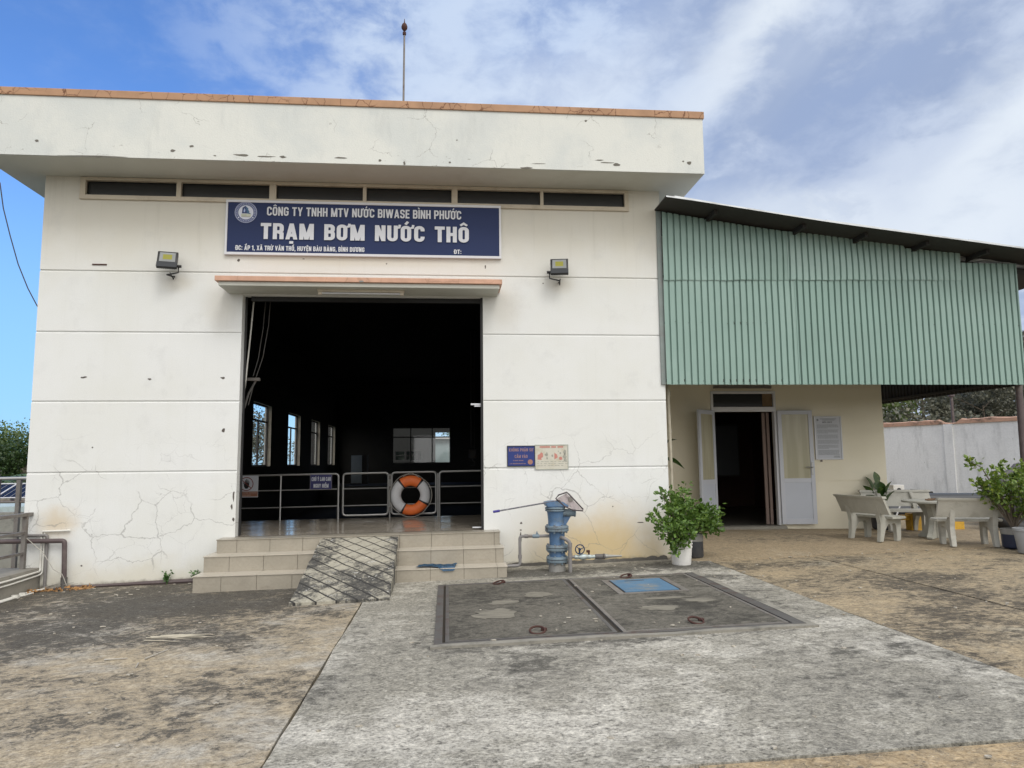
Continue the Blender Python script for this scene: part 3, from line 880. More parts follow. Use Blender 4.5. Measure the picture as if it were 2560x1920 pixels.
# wall core behind the render coat
box(bm, 0, DX0, .0145, .17, -.75, 5.235); box(bm, DX1, 9.2, .0145, .17, -.75, 5.235); box(bm, DX0, DX1, .0145, .17, DZ1, 5.235)
box(bm, 0, .535, .0145, .17, 5.235, ZS); box(bm, 8.66, 9.2, .0145, .17, 5.235, ZS); box(bm, .535, 8.66, .0145, .17, 5.515, ZS)
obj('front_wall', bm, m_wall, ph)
bm = nb()
wins = [(10.76, 12.94), (15.40, 17.52), (19.75, 21.78), (23.98, 26.1)]
ycuts = [.17] + [v for w_ in wins for v in w_] + [BY1]
for i in range(0, len(ycuts), 2): box(bm, 0, .2, ycuts[i], ycuts[i + 1], -.75, ZS)
for a, b_ in wins: box(bm, 0, .2, a, b_, -.75, 1.24); box(bm, 0, .2, a, b_, 3.16, ZS)
box(bm, 9.05, 9.2, .17, BY1, -.75, ZS)
obj('side_wall', bm, m_side, ph)
bm = nb()
# inner lining: the hall's shade put into its dark colour
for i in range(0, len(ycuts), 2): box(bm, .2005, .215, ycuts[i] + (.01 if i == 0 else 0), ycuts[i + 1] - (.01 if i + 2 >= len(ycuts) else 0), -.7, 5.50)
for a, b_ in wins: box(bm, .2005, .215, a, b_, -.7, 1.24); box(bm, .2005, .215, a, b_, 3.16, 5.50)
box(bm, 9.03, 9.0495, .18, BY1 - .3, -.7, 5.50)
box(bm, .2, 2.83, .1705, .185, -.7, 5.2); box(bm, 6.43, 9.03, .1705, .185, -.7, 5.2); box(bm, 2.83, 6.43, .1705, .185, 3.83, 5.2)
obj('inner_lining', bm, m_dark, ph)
bm = nb()
WB = (3.0, 6.05, 1.27, 3.17)
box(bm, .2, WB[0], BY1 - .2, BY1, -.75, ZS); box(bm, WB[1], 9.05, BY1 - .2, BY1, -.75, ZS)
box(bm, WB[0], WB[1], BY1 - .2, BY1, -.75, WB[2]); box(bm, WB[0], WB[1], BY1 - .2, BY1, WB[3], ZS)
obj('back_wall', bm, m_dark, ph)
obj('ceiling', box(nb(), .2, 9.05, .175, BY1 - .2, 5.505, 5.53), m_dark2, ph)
# roof: thick parapet beam all round
bm = nb()
box(bm, -.514, 9.68, -.723, BY1 + .6, ZS + .001, 6.392)
rf = obj('roof', bm, [m_parapet], ph)
bm = nb(); box(bm, -.50, 9.666, -.709, BY1 + .5, ZS - .004, ZS - .0005); obj('soffit', bm, m_soffit, ph)
bm = nb()
box(bm, -.535, 9.70, -.744, BY1 + .62, 6.392, 6.500, bev=.008)
obj('coping', bm, m_coping, rf)
# chips of plaster gone along the lower edge of the parapet
bm = nb(); rnd = random.Random(11)


def chip(bm, x, z, rx, rz, y, n=9):
    prism(bm, irregular(x, z, rx, rz, n, .4, rnd), 'y', y - .0025, y + .004)


for x, z, rx, rz in ((.25, 5.74, .03, .025), (2.05, 5.66, .045, .03), (2.3, 5.73, .028, .025), (2.62, 5.60, .02, .015), (3.0, 5.62, .13, .022), (3.32, 5.61, .18, .012), (3.55, 5.61, .05, .02),
                     (4.36, 5.62, .10, .018), (4.9, 5.60, .03, .02), (5.25, 5.57, .02, .03), (5.9, 5.60, .02, .015), (7.0, 5.55, .13, .016), (7.2, 5.62, .12, .007), (8.10, 5.70, .08, .010), (8.22, 5.665, .12, .013), (8.35, 5.64, .06, .03),
                     (9.45, 5.70, .04, .03), (9.36, 5.72, .02, .015), (6.0, 5.94, .015, .012), (7.9, 6.3, .02, .02), (1.0, 5.545, .5, .010)):
    bm = nb(); chip(bm, x, z, rx * .8, rz * .75, -.723); obj('plaster_chip', bm, MATS.get('dark_exposed_plaster') or plain('dark_exposed_plaster', (.15, .14, .12), .95, var=.4, scale=30), rf)
for x, z, rx, rz in ((.67, 2.555, .045, .016), (.71, 2.565, .03, .01), (1.59, 2.535, .028, .018), (2.61, 2.555, .038, .022), (2.65, 1.79, .030, .040), (2.78, 4.31, .022, .022), (6.44, 4.27, .012, .035), (4.95, 4.29, .012, .012), (7.33, 4.02, .012, .012),
                     (3.72, 4.345, .02, .01), (6.95, .40, .02, .016), (6.94, .30, .018, .014), (6.94, .20, .016, .09), (8.75, .38, .07, .010), (2.82, .86, .015, .09), (2.80, .70, .02, .05), (2.83, .52, .02, .03), (.80, -.08, .018, .014), (8.33, .62, .012, .012), (.86, 1.56, .012, .012)):
    bm = nb(); chip(bm, x, z, rx * .8, rz * .8, 0); obj('plaster_chip', bm, MATS.get('dark_chip') or plain('dark_chip', (.11, .095, .085), .95, var=.4, scale=30), ph)
bm = nb(); box(bm, .72, .92, -.012, 0.002, 4.205, 4.222, M=None); obj('wall_bracket', bm, m_rust, ph)
# broken footing of old plaster along the right foot of the wall
bm = nb(); rnd = random.Random(44); x = 6.75; A = []
while x < 9.15:
    h_ = .022 + .045 * abs(mnoise.noise((x * 5, 0, 3))) + rnd.uniform(0, .012); d_ = .030 + .045 * abs(mnoise.noise((x * 4, 2, 3)))
    A.append((x, h_, d_)); x += .045
V = [[bm.verts.new(q) for q in ((x, -.0005, H(x, 0) + h_ + .012), (x, -.012, H(x, 0) + h_), (x, -d_ * .8, H(x, 0) + h_ * .55), (x, -d_ - .012, H(x, 0) - .01))] for x, h_, d_ in A]
for i in range(len(V) - 1):
    for k in range(3): bm.faces.new((V[i][k], V[i + 1][k], V[i + 1][k + 1], V[i][k + 1]))
obj('broken_footing', bm, m_curb_top, ph)
# vent strip under the eave
vt = [(0.584, 1.847), (1.933, 3.191), (3.309, 4.574), (4.647, 5.917), (6.028, 7.291), (7.361, 8.627)]
bm = nb()
fz0, fz1 = 5.235, 5.515
box(bm, .495, 8.70, -.035, .03, fz0 - .045, fz0 + .02, bev=.004); box(bm, .495, 8.70, -.030, .03, fz1 - .035, fz1 + .012, bev=.004)
e_ = [(.495, .57)] + [(vt[i][1] + .01, vt[i + 1][0] - .01) for i in range(5)] + [(8.635, 8.70)]
for a, b_ in e_: box(bm, a, b_, -.026, .03, fz0 + .02, fz1 - .035, bev=.003)
vf = obj('vent_frame', bm, m_beige, ph)
for a, b_ in vt:
    obj('pane', box(nb(), a - .01, b_ + .01, .05, .06, fz0 + .015, fz1 - .03), m_dglass, vf)
# steel door frame set inside the opening
bm = nb()
box(bm, DX0 + .01, DX0 + .035, .14, .165, FZ(3), DZ1 - .002); box(bm, DX1 - .035, DX1 - .003, .02, .165, FZ(6), DZ1 - .002); box(bm, DX0 + .10, DX1 - .035, .10, .165, DZ1 - .07, DZ1 - .002)
obj('door_frame', bm, m_black, ph)
# hood over the door
bm = nb(); box(bm, 2.62, 6.655, -.55, -.0, 3.862, 3.932, bev=.006); hd = obj('door_hood', bm, m_hood, ph)
bm = nb(); box(bm, 2.66, 6.62, -.51, -.001, 3.80, 3.8615, bev=.012)
obj('hood_soffit', bm, m_soffit, hd)
bm = nb(); prism(bm, irregular(4.65, 3.872, .04, .015, 8, .4, rnd), 'y', -.553, -.54)
obj('plaster_chip', bm, m_conc, hd)
# floor inside
X = lin(.2, 9.05, 1.0)
vs, fs = grid(X, [.19, 1.5, 2.98], lambda x, y: FZ(x))
n = len(vs)
for i in range(len(X)): vs.append((X[i], 2.98, -.6))
k0 = 2 * len(X)
for i in range(len(X) - 1): fs.append((k0 + i, k0 + i + 1, n + i + 1, n + i))
vs2, fs2 = grid([DX0 + .001, 4, 5, DX1 - .001], [-.0035, .19], lambda x, y: FZ(x))
k1 = len(vs); vs += vs2; fs += [tuple(i + k1 for i in f) for f in fs2]
obj('hall_floor', (vs, fs), m_floor, ph)
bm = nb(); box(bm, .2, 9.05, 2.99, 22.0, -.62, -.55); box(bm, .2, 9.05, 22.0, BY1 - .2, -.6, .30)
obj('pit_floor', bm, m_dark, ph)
# side windows: aluminium frame, two lights and a transom
for a, b_ in wins:
    bm = nb(); xg = .05
    for (ya, yb, za, zb) in ((a, b_, 1.24, 1.29), (a, b_, 3.11, 3.16), (a, a + .06, 1.29, 3.11), (b_ - .06, b_, 1.29, 3.11), (a + .06, b_ - .06, 2.62, 2.67)):
        box(bm, xg, xg + .05, ya, yb, za, zb)
    for yc in (a + (b_ - a) * .5,): box(bm, xg + .002, xg + .048, yc - .03, yc + .03, 1.29, 2.62)
    wf = obj('window', bm, m_steel_dk, ph)
    obj('pane', box(nb(), xg + .02, xg + .026, a + .05, b_ - .05, 1.28, 3.12), m_glass, wf)
    obj('window_reveal', box(nb(), .06, .214, b_ - .006, b_ - .001, 1.245, 3.155), m_beige, wf); obj('window_reveal', box(nb(), .06, .214, a + .001, a + .006, 1.245, 3.155), m_beige, wf)
bm = nb(); x0, x1, z0, z1 = WB; yb = BY1 - .12
for a in (x0, x0 + .93, x0 + 2.05, x1 - .06): box(bm, a, a + .06, yb, yb + .05, z0, z1)
for z in (z0, z0 + 1.35, z1 - .06): box(bm, x0 + .06, x1 - .06, yb + .002, yb + .048, z, z + .06)
wf = obj('window', bm, m_steel_dk, ph)
obj('pane', box(nb(), x0 + .02, x1 - .02, yb + .02, yb + .026, z0 + .02, z1 - .02), m_glass, wf)

# ------------------------------------------------------------------ lightning rod on the roof
t_ = thing('lightning_rod', 'thin grey lightning rod with a ball finial standing on the flat roof', 'lightning rod', (5.0, 3.0, 6.39))
bm = nb(); tube(bm, [(4.985, 3, 6.35), (4.99, 3, 8), (5.0, 3, 9.9)], [.024, .021, .018], 10); obj('mast', bm, m_steel_old, t_)
bm = nb(); lathe(bm, [(.012, 9.86), (.035, 9.88), (.035, 9.93), (.012, 9.95), (.03, 9.97), (.058, 10.01), (.062, 10.05), (.045, 10.10), (.012, 10.14), (.004, 10.22)], (5, 3, 0), 16)
obj('finial', bm, m_rust, t_, True)

# ------------------------------------------------------------------ name board
SY = -.045
t_ = thing('sign_board', 'long navy name board with silver Vietnamese lettering above the wide doorway', 'sign', (4.63, 0, 4.39))
pn = obj('panel', box(nb(), 2.605, 6.665, -.04, -.002, 4.405, 5.20), m_sign, t_)
bm = nb(); fw = .030
box(bm, 2.585, 6.685, -.052, -.001, 4.385, 4.405 + fw - .012, bev=.003); box(bm, 2.585, 6.685, -.052, -.001, 5.215 - fw, 5.222, bev=.003)
box(bm, 2.585, 2.585 + fw, -.0515, -.0012, 4.42, 5.19, bev=.003); box(bm, 6.685 - fw, 6.685, -.0515, -.0012, 4.42, 5.19, bev=.003)
obj('frame', bm, m_alu, t_)
bm = letters('CÔNG TY TNHH MTV NƯỚC BIWASE BÌNH PHƯỚC', 3.183, 6.075, 4.987, .136, SY, .17, .010)
letters('TRẠM BƠM NƯỚC THÔ', 3.10, 6.19, 4.625, .245, SY, .20, .012, bm=bm, space=.42)
letters('ĐC: ẤP 1, XÃ TRỪ VĂN THỐ, HUYỆN BÀU BÀNG, BÌNH DƯƠNG', 2.743, 4.622, 4.453, .072, SY, .19, .004, bm=bm)
letters('ĐT:', 5.965, 6.075, 4.448, .068, SY, .19, .004, bm=bm)
obj('lettering', bm, m_letter, t_)
# round emblem: ring of small marks round a white disc with a dark blue sail and a scroll
ec = (2.876, 5.030)


def disc(bm, cx, cz, r, y, n=36, mi=0, r2=None):
    if r2 is None:
        bm.faces.new([bm.verts.new((cx + r * math.cos(2 * math.pi * i / n), y, cz + r * math.sin(2 * math.pi * i / n))) for i in range(n)]).material_index = mi
    else:
        A = [bm.verts.new((cx + r * math.cos(2 * math.pi * i / n), y, cz + r * math.sin(2 * math.pi * i / n))) for i in range(n)]
        B = [bm.verts.new((cx + r2 * math.cos(2 * math.pi * i / n), y, cz + r2 * math.sin(2 * math.pi * i / n))) for i in range(n)]
        for i in range(n): bm.faces.new((A[i], A[(i + 1) % n], B[(i + 1) % n], B[i])).material_index = mi


bm = nb()
disc(bm, *ec, .160, SY - .001, mi=1); disc(bm, *ec, .162, SY - .003, mi=2, r2=.150); disc(bm, *ec, .109, SY - .003, mi=0)
for k in range(34):
    a = 2 * math.pi * k / 34 + .05
    if abs(math.sin(a) + .62) < .14: continue
    for dr in (0,):
        q = [(.119, a - .055), (.119, a + .035), (.141, a + .035), (.141, a - .055)]
        bm.faces.new([bm.verts.new((ec[0] + r_ * math.cos(b_), SY - .004, ec[1] + r_ * math.sin(b_))) for r_, b_ in q]).material_index = 2
for a in (R(218), R(-38)): disc(bm, ec[0] + .130 * math.cos(a), ec[1] + .130 * math.sin(a), .010, SY - .004, 12, 0)


def poly(bm, pts, y, mi, sc_=1.0):
    bm.faces.new([bm.verts.new((ec[0] + px * sc_, y, ec[1] + pz * sc_)) for px, pz in pts]).material_index = mi


poly(bm, [(-.058, -.018), (-.050, .070), (-.007, .100), (.016, -.018)], SY - .0045, 3)
poly(bm, [(-.007, .100), (.040, .055), (.028, .052), (.055, .004), (.040, .004), (.082, -.028), (.016, -.018)], SY - .0045, 4)
poly(bm, [(-.022, .062), (-.008, .035), (-.014, .004), (-.026, .002), (-.034, .018)], SY - .0055, 5)
poly(bm, [(-.065, -.022), (.070, -.022), (.078, -.045), (.070, -.065), (-.065, -.065), (-.070, -.045)], SY - .0045, 6)
poly(bm, [(-.058, -.040), (.012, -.040), (.012, -.049), (-.058, -.049)], SY - .0055, 7)
poly(bm, [(-.062, -.066), (.066, -.066), (.066, -.072), (-.062, -.072)], SY - .0048, 8)
E_ = lambda n_, c_: plain(n_, c_, .45, var=.04)
obj('emblem', bm, [E_('emblem_white', (.60, .63, .72)), E_('emblem_ring', (.075, .10, .22)), E_('emblem_edge', (.30, .33, .48)), E_('emblem_navy', (.012, .03, .13)), E_('emblem_teal', (.03, .11, .22)),
                   E_('emblem_drop', (.35, .45, .68)), E_('emblem_scroll', (.52, .54, .44)), E_('emblem_script', (.30, .33, .24)), E_('emblem_shade', (.12, .13, .11))], t_)

# ------------------------------------------------------------------ floodlights


def floodlight(cx, cz, yaw, knob, label):
    t_ = thing('floodlight', label, 'floodlight', (cx, -.02, cz - .16), 'floodlights on the front wall')
    Mx = Matrix.Translation((cx, -.22, cz)) @ Matrix.Rotation(R(yaw), 4, 'Z') @ Matrix.Rotation(R(-24), 4, 'X')
    bm = nb(); box(bm, -.135, .135, -.02, .03, -.14, .14, bev=.008, M=None)
    box(bm, -.11, .11, .03, .065, -.11, .10, bev=.01)
    for i in range(9): box(bm, -.10 + i * .024, -.096 + i * .024, .065, .085, -.10, .09)
    bmesh.ops.transform(bm, matrix=Mx, verts=bm.verts); hs = obj('housing', bm, m_black, t_, True)
    bm = nb(); box(bm, -.135, .135, -.026, -.0205, -.14, -.055, bev=.002); bmesh.ops.transform(bm, matrix=Mx, verts=bm.verts); obj('cover_plate', bm, plain('charcoal_lamp_metal', (.022, .025, .030), .5, .3), t_)
    bm = nb(); q = [(-.105, .118), (.105, .118), (.105, -.045), (-.105, -.045)]; q2 = [(-.06, .085), (.06, .085), (.06, -.005), (-.06, -.005)]
    A = [bm.verts.new((x, -.0225, z)) for x, z in q]; B = [bm.verts.new((x, -.0212, z)) for x, z in q2]
    for i in range(4): bm.faces.new((A[i], A[(i + 1) % 4], B[(i + 1) % 4], B[i])).material_index = 0
    bm.faces.new(B).material_index = 1
    bmesh.ops.transform(bm, matrix=Mx, verts=bm.verts)
    obj('lens', bm, [plain('lamp_reflector', (.20, .21, .21), .35, .2, var=.1), plain('yellow_led_chip', (.24, .23, .015), .5, var=.05)], t_)
    bm = nb(); s = knob
    bl = [Mx @ Vector(q) for q in ((s * .15, .02, -.09), (s * .15, .07, -.16), (0.0, .10, -.19))] + [Vector((cx + .02, -.004, cz - .19))]
    tube(bm, bl, .011, 6); tube(bm, [Mx @ Vector((s * .13, .02, -.085)), Mx @ Vector((s * .19, .02, -.085))], .022, 8)
    tube(bm, [Vector((cx + .02, -.16, cz - .17)), Vector((cx + .03, -.05, cz - .24)), Vector((cx + .03, -.004, cz - .18))], .007, 6)
    obj('bracket', bm, m_black, t_)


floodlight(1.85, 4.235, 12, 1, 'black floodlight to the left of the navy name board')
floodlight(7.55, 4.225, -9, -1, 'black floodlight to the right of the navy name board')

# tube light under the hood
t_ = thing('tube_light', 'unlit tube light fixed beneath the orange hood of the wide doorway', 'lamp', (4.62, -.33, 3.80), 'tube lights over the doors')
obj('housing', box(nb(), 4.0, 5.24, -.37, -.30, 3.765, 3.80, bev=.004), m_beige, t_)
bm = nb(); tube(bm, [(4.06, -.335, 3.748), (5.18, -.335, 3.748)], .014, 8); obj('tube', bm, m_buoy_w, t_)
for xh in (4.01, 5.18): obj('lamp_holder', box(nb(), xh, xh + .05, -.355, -.315, 3.725, 3.765), m_beige, t_)

# ------------------------------------------------------------------ entrance steps
tilt = lambda z, x: z + .0105 * (x - 4.65)
t_ = thing('entrance_steps', 'three broad steps clad in beige tiles in front of the wide doorway', 'steps', (4.65, -.5, -.28))


def tilted(bm, x0, x1, y0, y1, z0, z1, bev=0, mi=0):
    k0 = len(bm.verts); bm.verts.ensure_lookup_table()
    before = set(bm.verts)
    box(bm, x0, x1, y0, y1, z0, z1, bev, mi)
    for v in bm.verts:
        if v not in before: v.co.z += .0105 * (v.co.x - 4.65)


steps = [(2.62, 6.655, -.955, -.100), (2.64, 6.640, -.625, .107), (2.70, 6.61, -.300, .292)]
bm = nb(); base_z = -.45
for i, (xa, xb, yf, zt) in enumerate(steps):
    tilted(bm, xa + .012, xb - .012, yf + .012, -.001 - i * .002, base_z - .01 * i, zt - .014)
obj('step_core', bm, m_grout, t_)
prevz = None
for i, (xa, xb, yf, zt) in enumerate(steps):
    zb = -.42 if i == 0 else steps[i - 1][3]
    bm = nb(); x = 2.97 - .445; cuts = []
    while x < xb:
        if x > xa + .06 and x < xb - .06: cuts.append(x)
        x += .445
    ed = [xa] + cuts + [xb]
    for a, b_ in zip(ed[:-1], ed[1:]): tilted(bm, a + .0025, b_ - .0025, yf, yf + .011, zb + .001, zt - .013)
    # returns
    tilted(bm, xa, xa + .011, yf + .0115, -.002, zb + .001, zt - .013); tilted(bm, xb - .011, xb, yf + .0115, -.002, zb + .001, zt - .013)
    obj('riser', bm, m_tile, t_)
    bm = nb(); yb_ = -.004 if i == 2 else steps[i + 1][2] + .012
    yb_ = min(yb_, -.004)
    for a, b_ in zip(ed[:-1], ed[1:]): tilted(bm, a - (.008 if a == xa else -.0015), b_ + (.008 if b_ == xb else -.0015), yf - .010, yb_, zt - .012, zt, bev=.0015)
    if i < 2:
        tilted(bm, xa - .008, steps[i + 1][0] - .001, yb_ + .001, -.004, zt - .012, zt)
    obj('tread', bm, m_tread if i < 2 else m_tile, t_)

# concrete ramp with diamond grooves over the left half of the steps
bm = nb(); x0, x1 = 4.105, 5.175
yt, yb = -.235, -2.17
Y = lin(yt, yb, .12); X = lin(x0, x1, .107)
top = []
for j, y in enumerate(Y):
    k = (y - yt) / (yb - yt)
    row = []
    for i, x in enumerate(X):
        xx = x + (-.02 if i == 0 else .03 if i == len(X) - 1 else 0) * k
        if j == 0: z = FZ(x) - .012
        else:
            z = (FZ(x) - .008) * (1 - k) + (H(x, y) + .035) * k
        if i in (0, len(X) - 1): z -= .006 + .01 * abs(mnoise.noise((xx * 5, y * 6, 1)))
        z += .008 * mnoise.noise((x * 3, y * 3, 4)); xx += (.018 * mnoise.noise((y * 7, 3.3, i)) if i in (0, len(X) - 1) else 0)
        yy = y + (.03 * mnoise.noise((x * 5, 8, 2)) if j == len(Y) - 1 else 0)
        row.append(bm.verts.new((xx, yy, z)))
    top.append(row)
for j in range(len(Y) - 1):
    for i in range(len(X) - 1): bm.faces.new((top[j][i], top[j + 1][i], top[j + 1][i + 1], top[j][i + 1]))


def skirt(line):
    lo = [bm.verts.new((v.co.x, v.co.y, H(v.co.x, v.co.y) - .05)) for v in line]
    for i in range(len(line) - 1): bm.faces.new((line[i], line[i + 1], lo[i + 1], lo[i]))


skirt([r_[0] for r_ in top]); skirt([r_[-1] for r_ in top]); skirt(top[-1]); skirt(top[0])
rp = obj('access_ramp', bm, m_ramp)
tag(rp, 'short steep concrete ramp scored with diamond grooves, laid over the beige steps', 'ramp')

# folded blue plastic sheet on the lowest step
bm = nb(); rnd = random.Random(4)
L_ = 18; W_ = 5; rows = []
for i in range(L_ + 1):
    u = i / L_; row = []
    for j in range(W_ + 1):
        v = j / W_
        xa = 5.44 + .50 * u + .06 * (1 - v); y = -.70 - .22 * v + .04 * math.sin(u * 7)
        if u > .5: y -= .07 * (u - .5) * 2 * v * 1.6
        z = tilt(-.098, xa) + .010 + .014 * abs(math.sin(u * 15 + v * 5)) + .006 * mnoise.noise((u * 9, v * 7, 2))
        if y < -.965: z -= (-.965 - y) * 1.3; y = -.965 - (-.965 - y) * .12 - .006
        row.append(bm.verts.new((xa + .02 * v * u, y, z)))
    rows.append(row)
for i in range(L_):
    for j in range(W_): bm.faces.new((rows[i][j], rows[i + 1][j], rows[i + 1][j + 1], rows[i][j + 1]))
bmesh.ops.solidify(bm, geom=bm.faces[:], thickness=.006)
tag(obj('plastic_sheet', bm, m_cloth, None, True), 'crumpled blue plastic sheet lying on the lowest tiled step', 'plastic sheet')

# ------------------------------------------------------------------ safety rail inside the doorway
RY = 2.90
FL = lambda x: FZ(x)


def rail_bm(x0, x1, round_l, round_r, zb_open=True, y=RY, frame_bottom=False, r=.019):
    bm = nb(); zt = lambda x: FL(x) + .825
    if frame_bottom:
        c = [(x0, y, FL(x0) + .06), (x0, y, zt(x0)), (x1, y, zt(x1)), (x1, y, FL(x1) + .06)]
        pts = bend([((x0 + x1) / 2, y, FL(x0) + .06)] + [c[0], c[1], c[2], c[3]] + [((x0 + x1) / 2 + .001, y, FL(x0) + .06)], .07)
        tube(bm, pts, r, 8)
    else:
        pts = []
        if round_l: pts.append((x0, y, FL(x0)))
        pts += [(x0, y, zt(x0)), (x1, y, zt(x1))]
        if round_r: pts.append((x1, y, FL(x1)))
        tube(bm, bend(pts, .07), r, 8)
    return bm


def rail_thing(label, x0, x1, bottom, posts=(), rl=False, rr2=False):
    t_ = thing('safety_railing' if not bottom else 'railing_gate', label, 'railing' if not bottom else 'gate', ((x0 + x1) / 2, RY, FL(x0)), 'grey tube rails across the hall')
    obj('frame', rail_bm(x0, x1, rl, rr2, frame_bottom=bottom), m_steel, t_)
    for h in (.545, .235):
        bm = nb(); tube(bm, [(x0 + .01, RY + .002, FL(x0) + h), (x1 - .01, RY + .002, FL(x1) + h)], .012, 6); obj('cross_bar', bm, m_steel, t_)
    for xp in posts:
        bm = nb(); tube(bm, [(xp, RY, FL(xp) - .0), (xp, RY, FL(xp) + .82)], .016, 8); obj('post', bm, m_steel, t_)
    return t_


rail_thing('long left stretch of grey tube railing carrying the prohibition sign and the blue notice', .6, 3.86, False, (1.7, 2.82), rr2=True)
g1 = rail_thing('left gate leaf of the tube railing, between the long stretch and the lifebuoy', 3.945, 4.77, True)
g2 = rail_thing('right gate leaf of the tube railing, the one behind the lifebuoy', 4.835, 5.655, True)
rail_thing('right end stretch of grey tube railing beside the right door jamb', 5.72, 9.0, False, (7.2, 8.6), rl=True)
bm = nb(); 
for z in (.42, .80, 1.0): tube(bm, [(4.80, RY - .002, z), (4.80, RY - .002, z + .07)], .024, 8)
obj('hinge', bm, m_steel_old, g1)
bm = nb(); tube(bm, [(5.688, RY, FL(5.7)), (5.688, RY, FL(5.7) + .80)], .013, 8); tube(bm, [(4.802, RY, FL(4.8)), (4.802, RY, FL(4.8) + .80)], .015, 8); obj('post', bm, m_steel, g2)

# lifebuoy hanging on the gate
LC = Vector((5.19, 2.79, .705)); LR, Lr = .268, .096
t_ = thing('lifebuoy', 'orange and white lifebuoy ring propped against the railing gate', 'lifebuoy', (LC.x, LC.y, .31))


def ring_seg(a0, a1, rmin, rmaj=LR, off=0.0, n=14, seg=16):
    bm = nb(); rings = []
    for i in range(n + 1):
        a = R(a0 + (a1 - a0) * i / n)
        c = Vector((math.cos(a), 0, math.sin(a))); ring = []
        for k in range(seg):
            b_ = 2 * math.pi * k / seg
            rr_ = rmin + off
            ring.append(bm.verts.new(LC + c * (rmaj + rr_ * math.cos(b_)) + Vector((0, rr_ * .82 * math.sin(b_), 0))))
        rings.append(ring)
    for i in range(n):
        for k in range(seg): bm.faces.new((rings[i][k], rings[i][(k + 1) % seg], rings[i + 1][(k + 1) % seg], rings[i + 1][k]))
    bm.faces.new(rings[0][::-1]); bm.faces.new(rings[-1])
    return bm


for a0, a1, mt in ((52, 128, m_orange), (-28, 52, m_buoy_w), (-118, -28, m_orange), (128, 242, m_buoy_w)):
    o_ = obj('ring_section', ring_seg(a0, a1, Lr), mt, t_, True)
for a in (52, 128, -28, 242):
    obj('band', ring_seg(a - 3.2, a + 3.2, Lr, off=.004, n=3), m_black, t_, True)
bm = nb(); pts = []
for i in range(49):
    a = R(i * 7.5); bul = .020 * abs(math.sin(2 * (a - R(52)))) ** .6
    pts.append(LC + Vector((math.cos(a), 0, math.sin(a))) * (LR + Lr + .008 + bul) + Vector((0, -.045, 0)))
tube(bm, pts[:-1], .006, 6, closed=True); 
tube(bm, [LC + Vector((-.14, -.03, .34)), LC + Vector((.0, .0, .425)), LC + Vector((.15, -.03, .33))], .006, 6)
obj('grab_rope', bm, m_rope, t_)

# prohibition sign
t_ = thing('prohibition_sign', 'white square sign with a struck-out black hand above a faded brown caption', 'sign', (2.24, RY - .03, .70), 'signs on the railing')
x0, x1, z0, z1 = 2.03, 2.425, .705, 1.095; y = RY - .028
obj('panel', box(nb(), x0, x1, y, y + .006, z0, z1), m_paper, t_)
bm = nb(); cx, cz = 2.215, .945


def disc2(bm, cx, cz, r, y, r2=None, n=32):
    if r2 is None: bm.faces.new([bm.verts.new((cx + r * math.cos(2 * math.pi * i / n), y, cz + r * math.sin(2 * math.pi * i / n))) for i in range(n)])
    else:
        A = [bm.verts.new((cx + r * math.cos(2 * math.pi * i / n), y, cz + r * math.sin(2 * math.pi * i / n))) for i in range(n)]
        B = [bm.verts.new((cx + r2 * math.cos(2 * math.pi * i / n), y, cz + r2 * math.sin(2 * math.pi * i / n))) for i in range(n)]
        for i in range(n): bm.faces.new((A[i], A[(i + 1) % n], B[(i + 1) % n], B[i]))


disc2(bm, cx, cz, .125, y - .002, .110)
a = R(-42); dxx, dzz = math.cos(a), math.sin(a)
bm.faces.new([bm.verts.new((cx + dxx * s * .115 - dzz * q * .007, y - .004, cz + dzz * s * .115 + dxx * q * .007)) for s, q in ((-1, -1), (1, -1), (1, 1), (-1, 1))])
obj('red_circle', bm, plain('dull_red_print', (.20, .045, .04), .5), t_)
bm = nb()
hand = [(-.045, .0), (-.040, -.05), (-.015, -.085), (.02, -.085), (.045, -.05), (.052, .02), (.050, .055), (.040, .055), (.038, .015), (.034, .015), (.032, .078), (.020, .080), (.017, .02), (.013, .02), (.010, .092), (-.003, .092), (-.005, .02), (-.009, .02), (-.012, .075), (-.024, .073), (-.026, .0), (-.045, .025), (-.058, .03), (-.056, .012)]
bm.faces.new([bm.verts.new((cx + px, y - .003, cz + pz)) for px, pz in hand]); obj('hand_symbol', bm, m_black, t_)
bm = nb(); box(bm, x0 + .006, x1 - .006, y - .0015, y - .0002, z0 + .012, z0 + .105); cp = obj('caption_band', bm, plain('faded_brown_band', (.26, .12, .075), .6, var=.2), t_)
bm = nb(); rnd = random.Random(3)
for zz, xa, xb in ((z0 + .068, x0 + .02, x1 - .03), (z0 + .025, x0 + .03, x0 + .27)):
    x = xa
    while x < xb:
        wd = rnd.uniform(.008, .014)
        box(bm, x, x + wd, y - .003, y - .0018, zz + rnd.uniform(0, .006), zz + .022); x += wd + (.004 if rnd.random() > .2 else .014)
obj('caption_lettering', bm, plain('worn_caption_print', (.36, .25, .21), .6), cp)
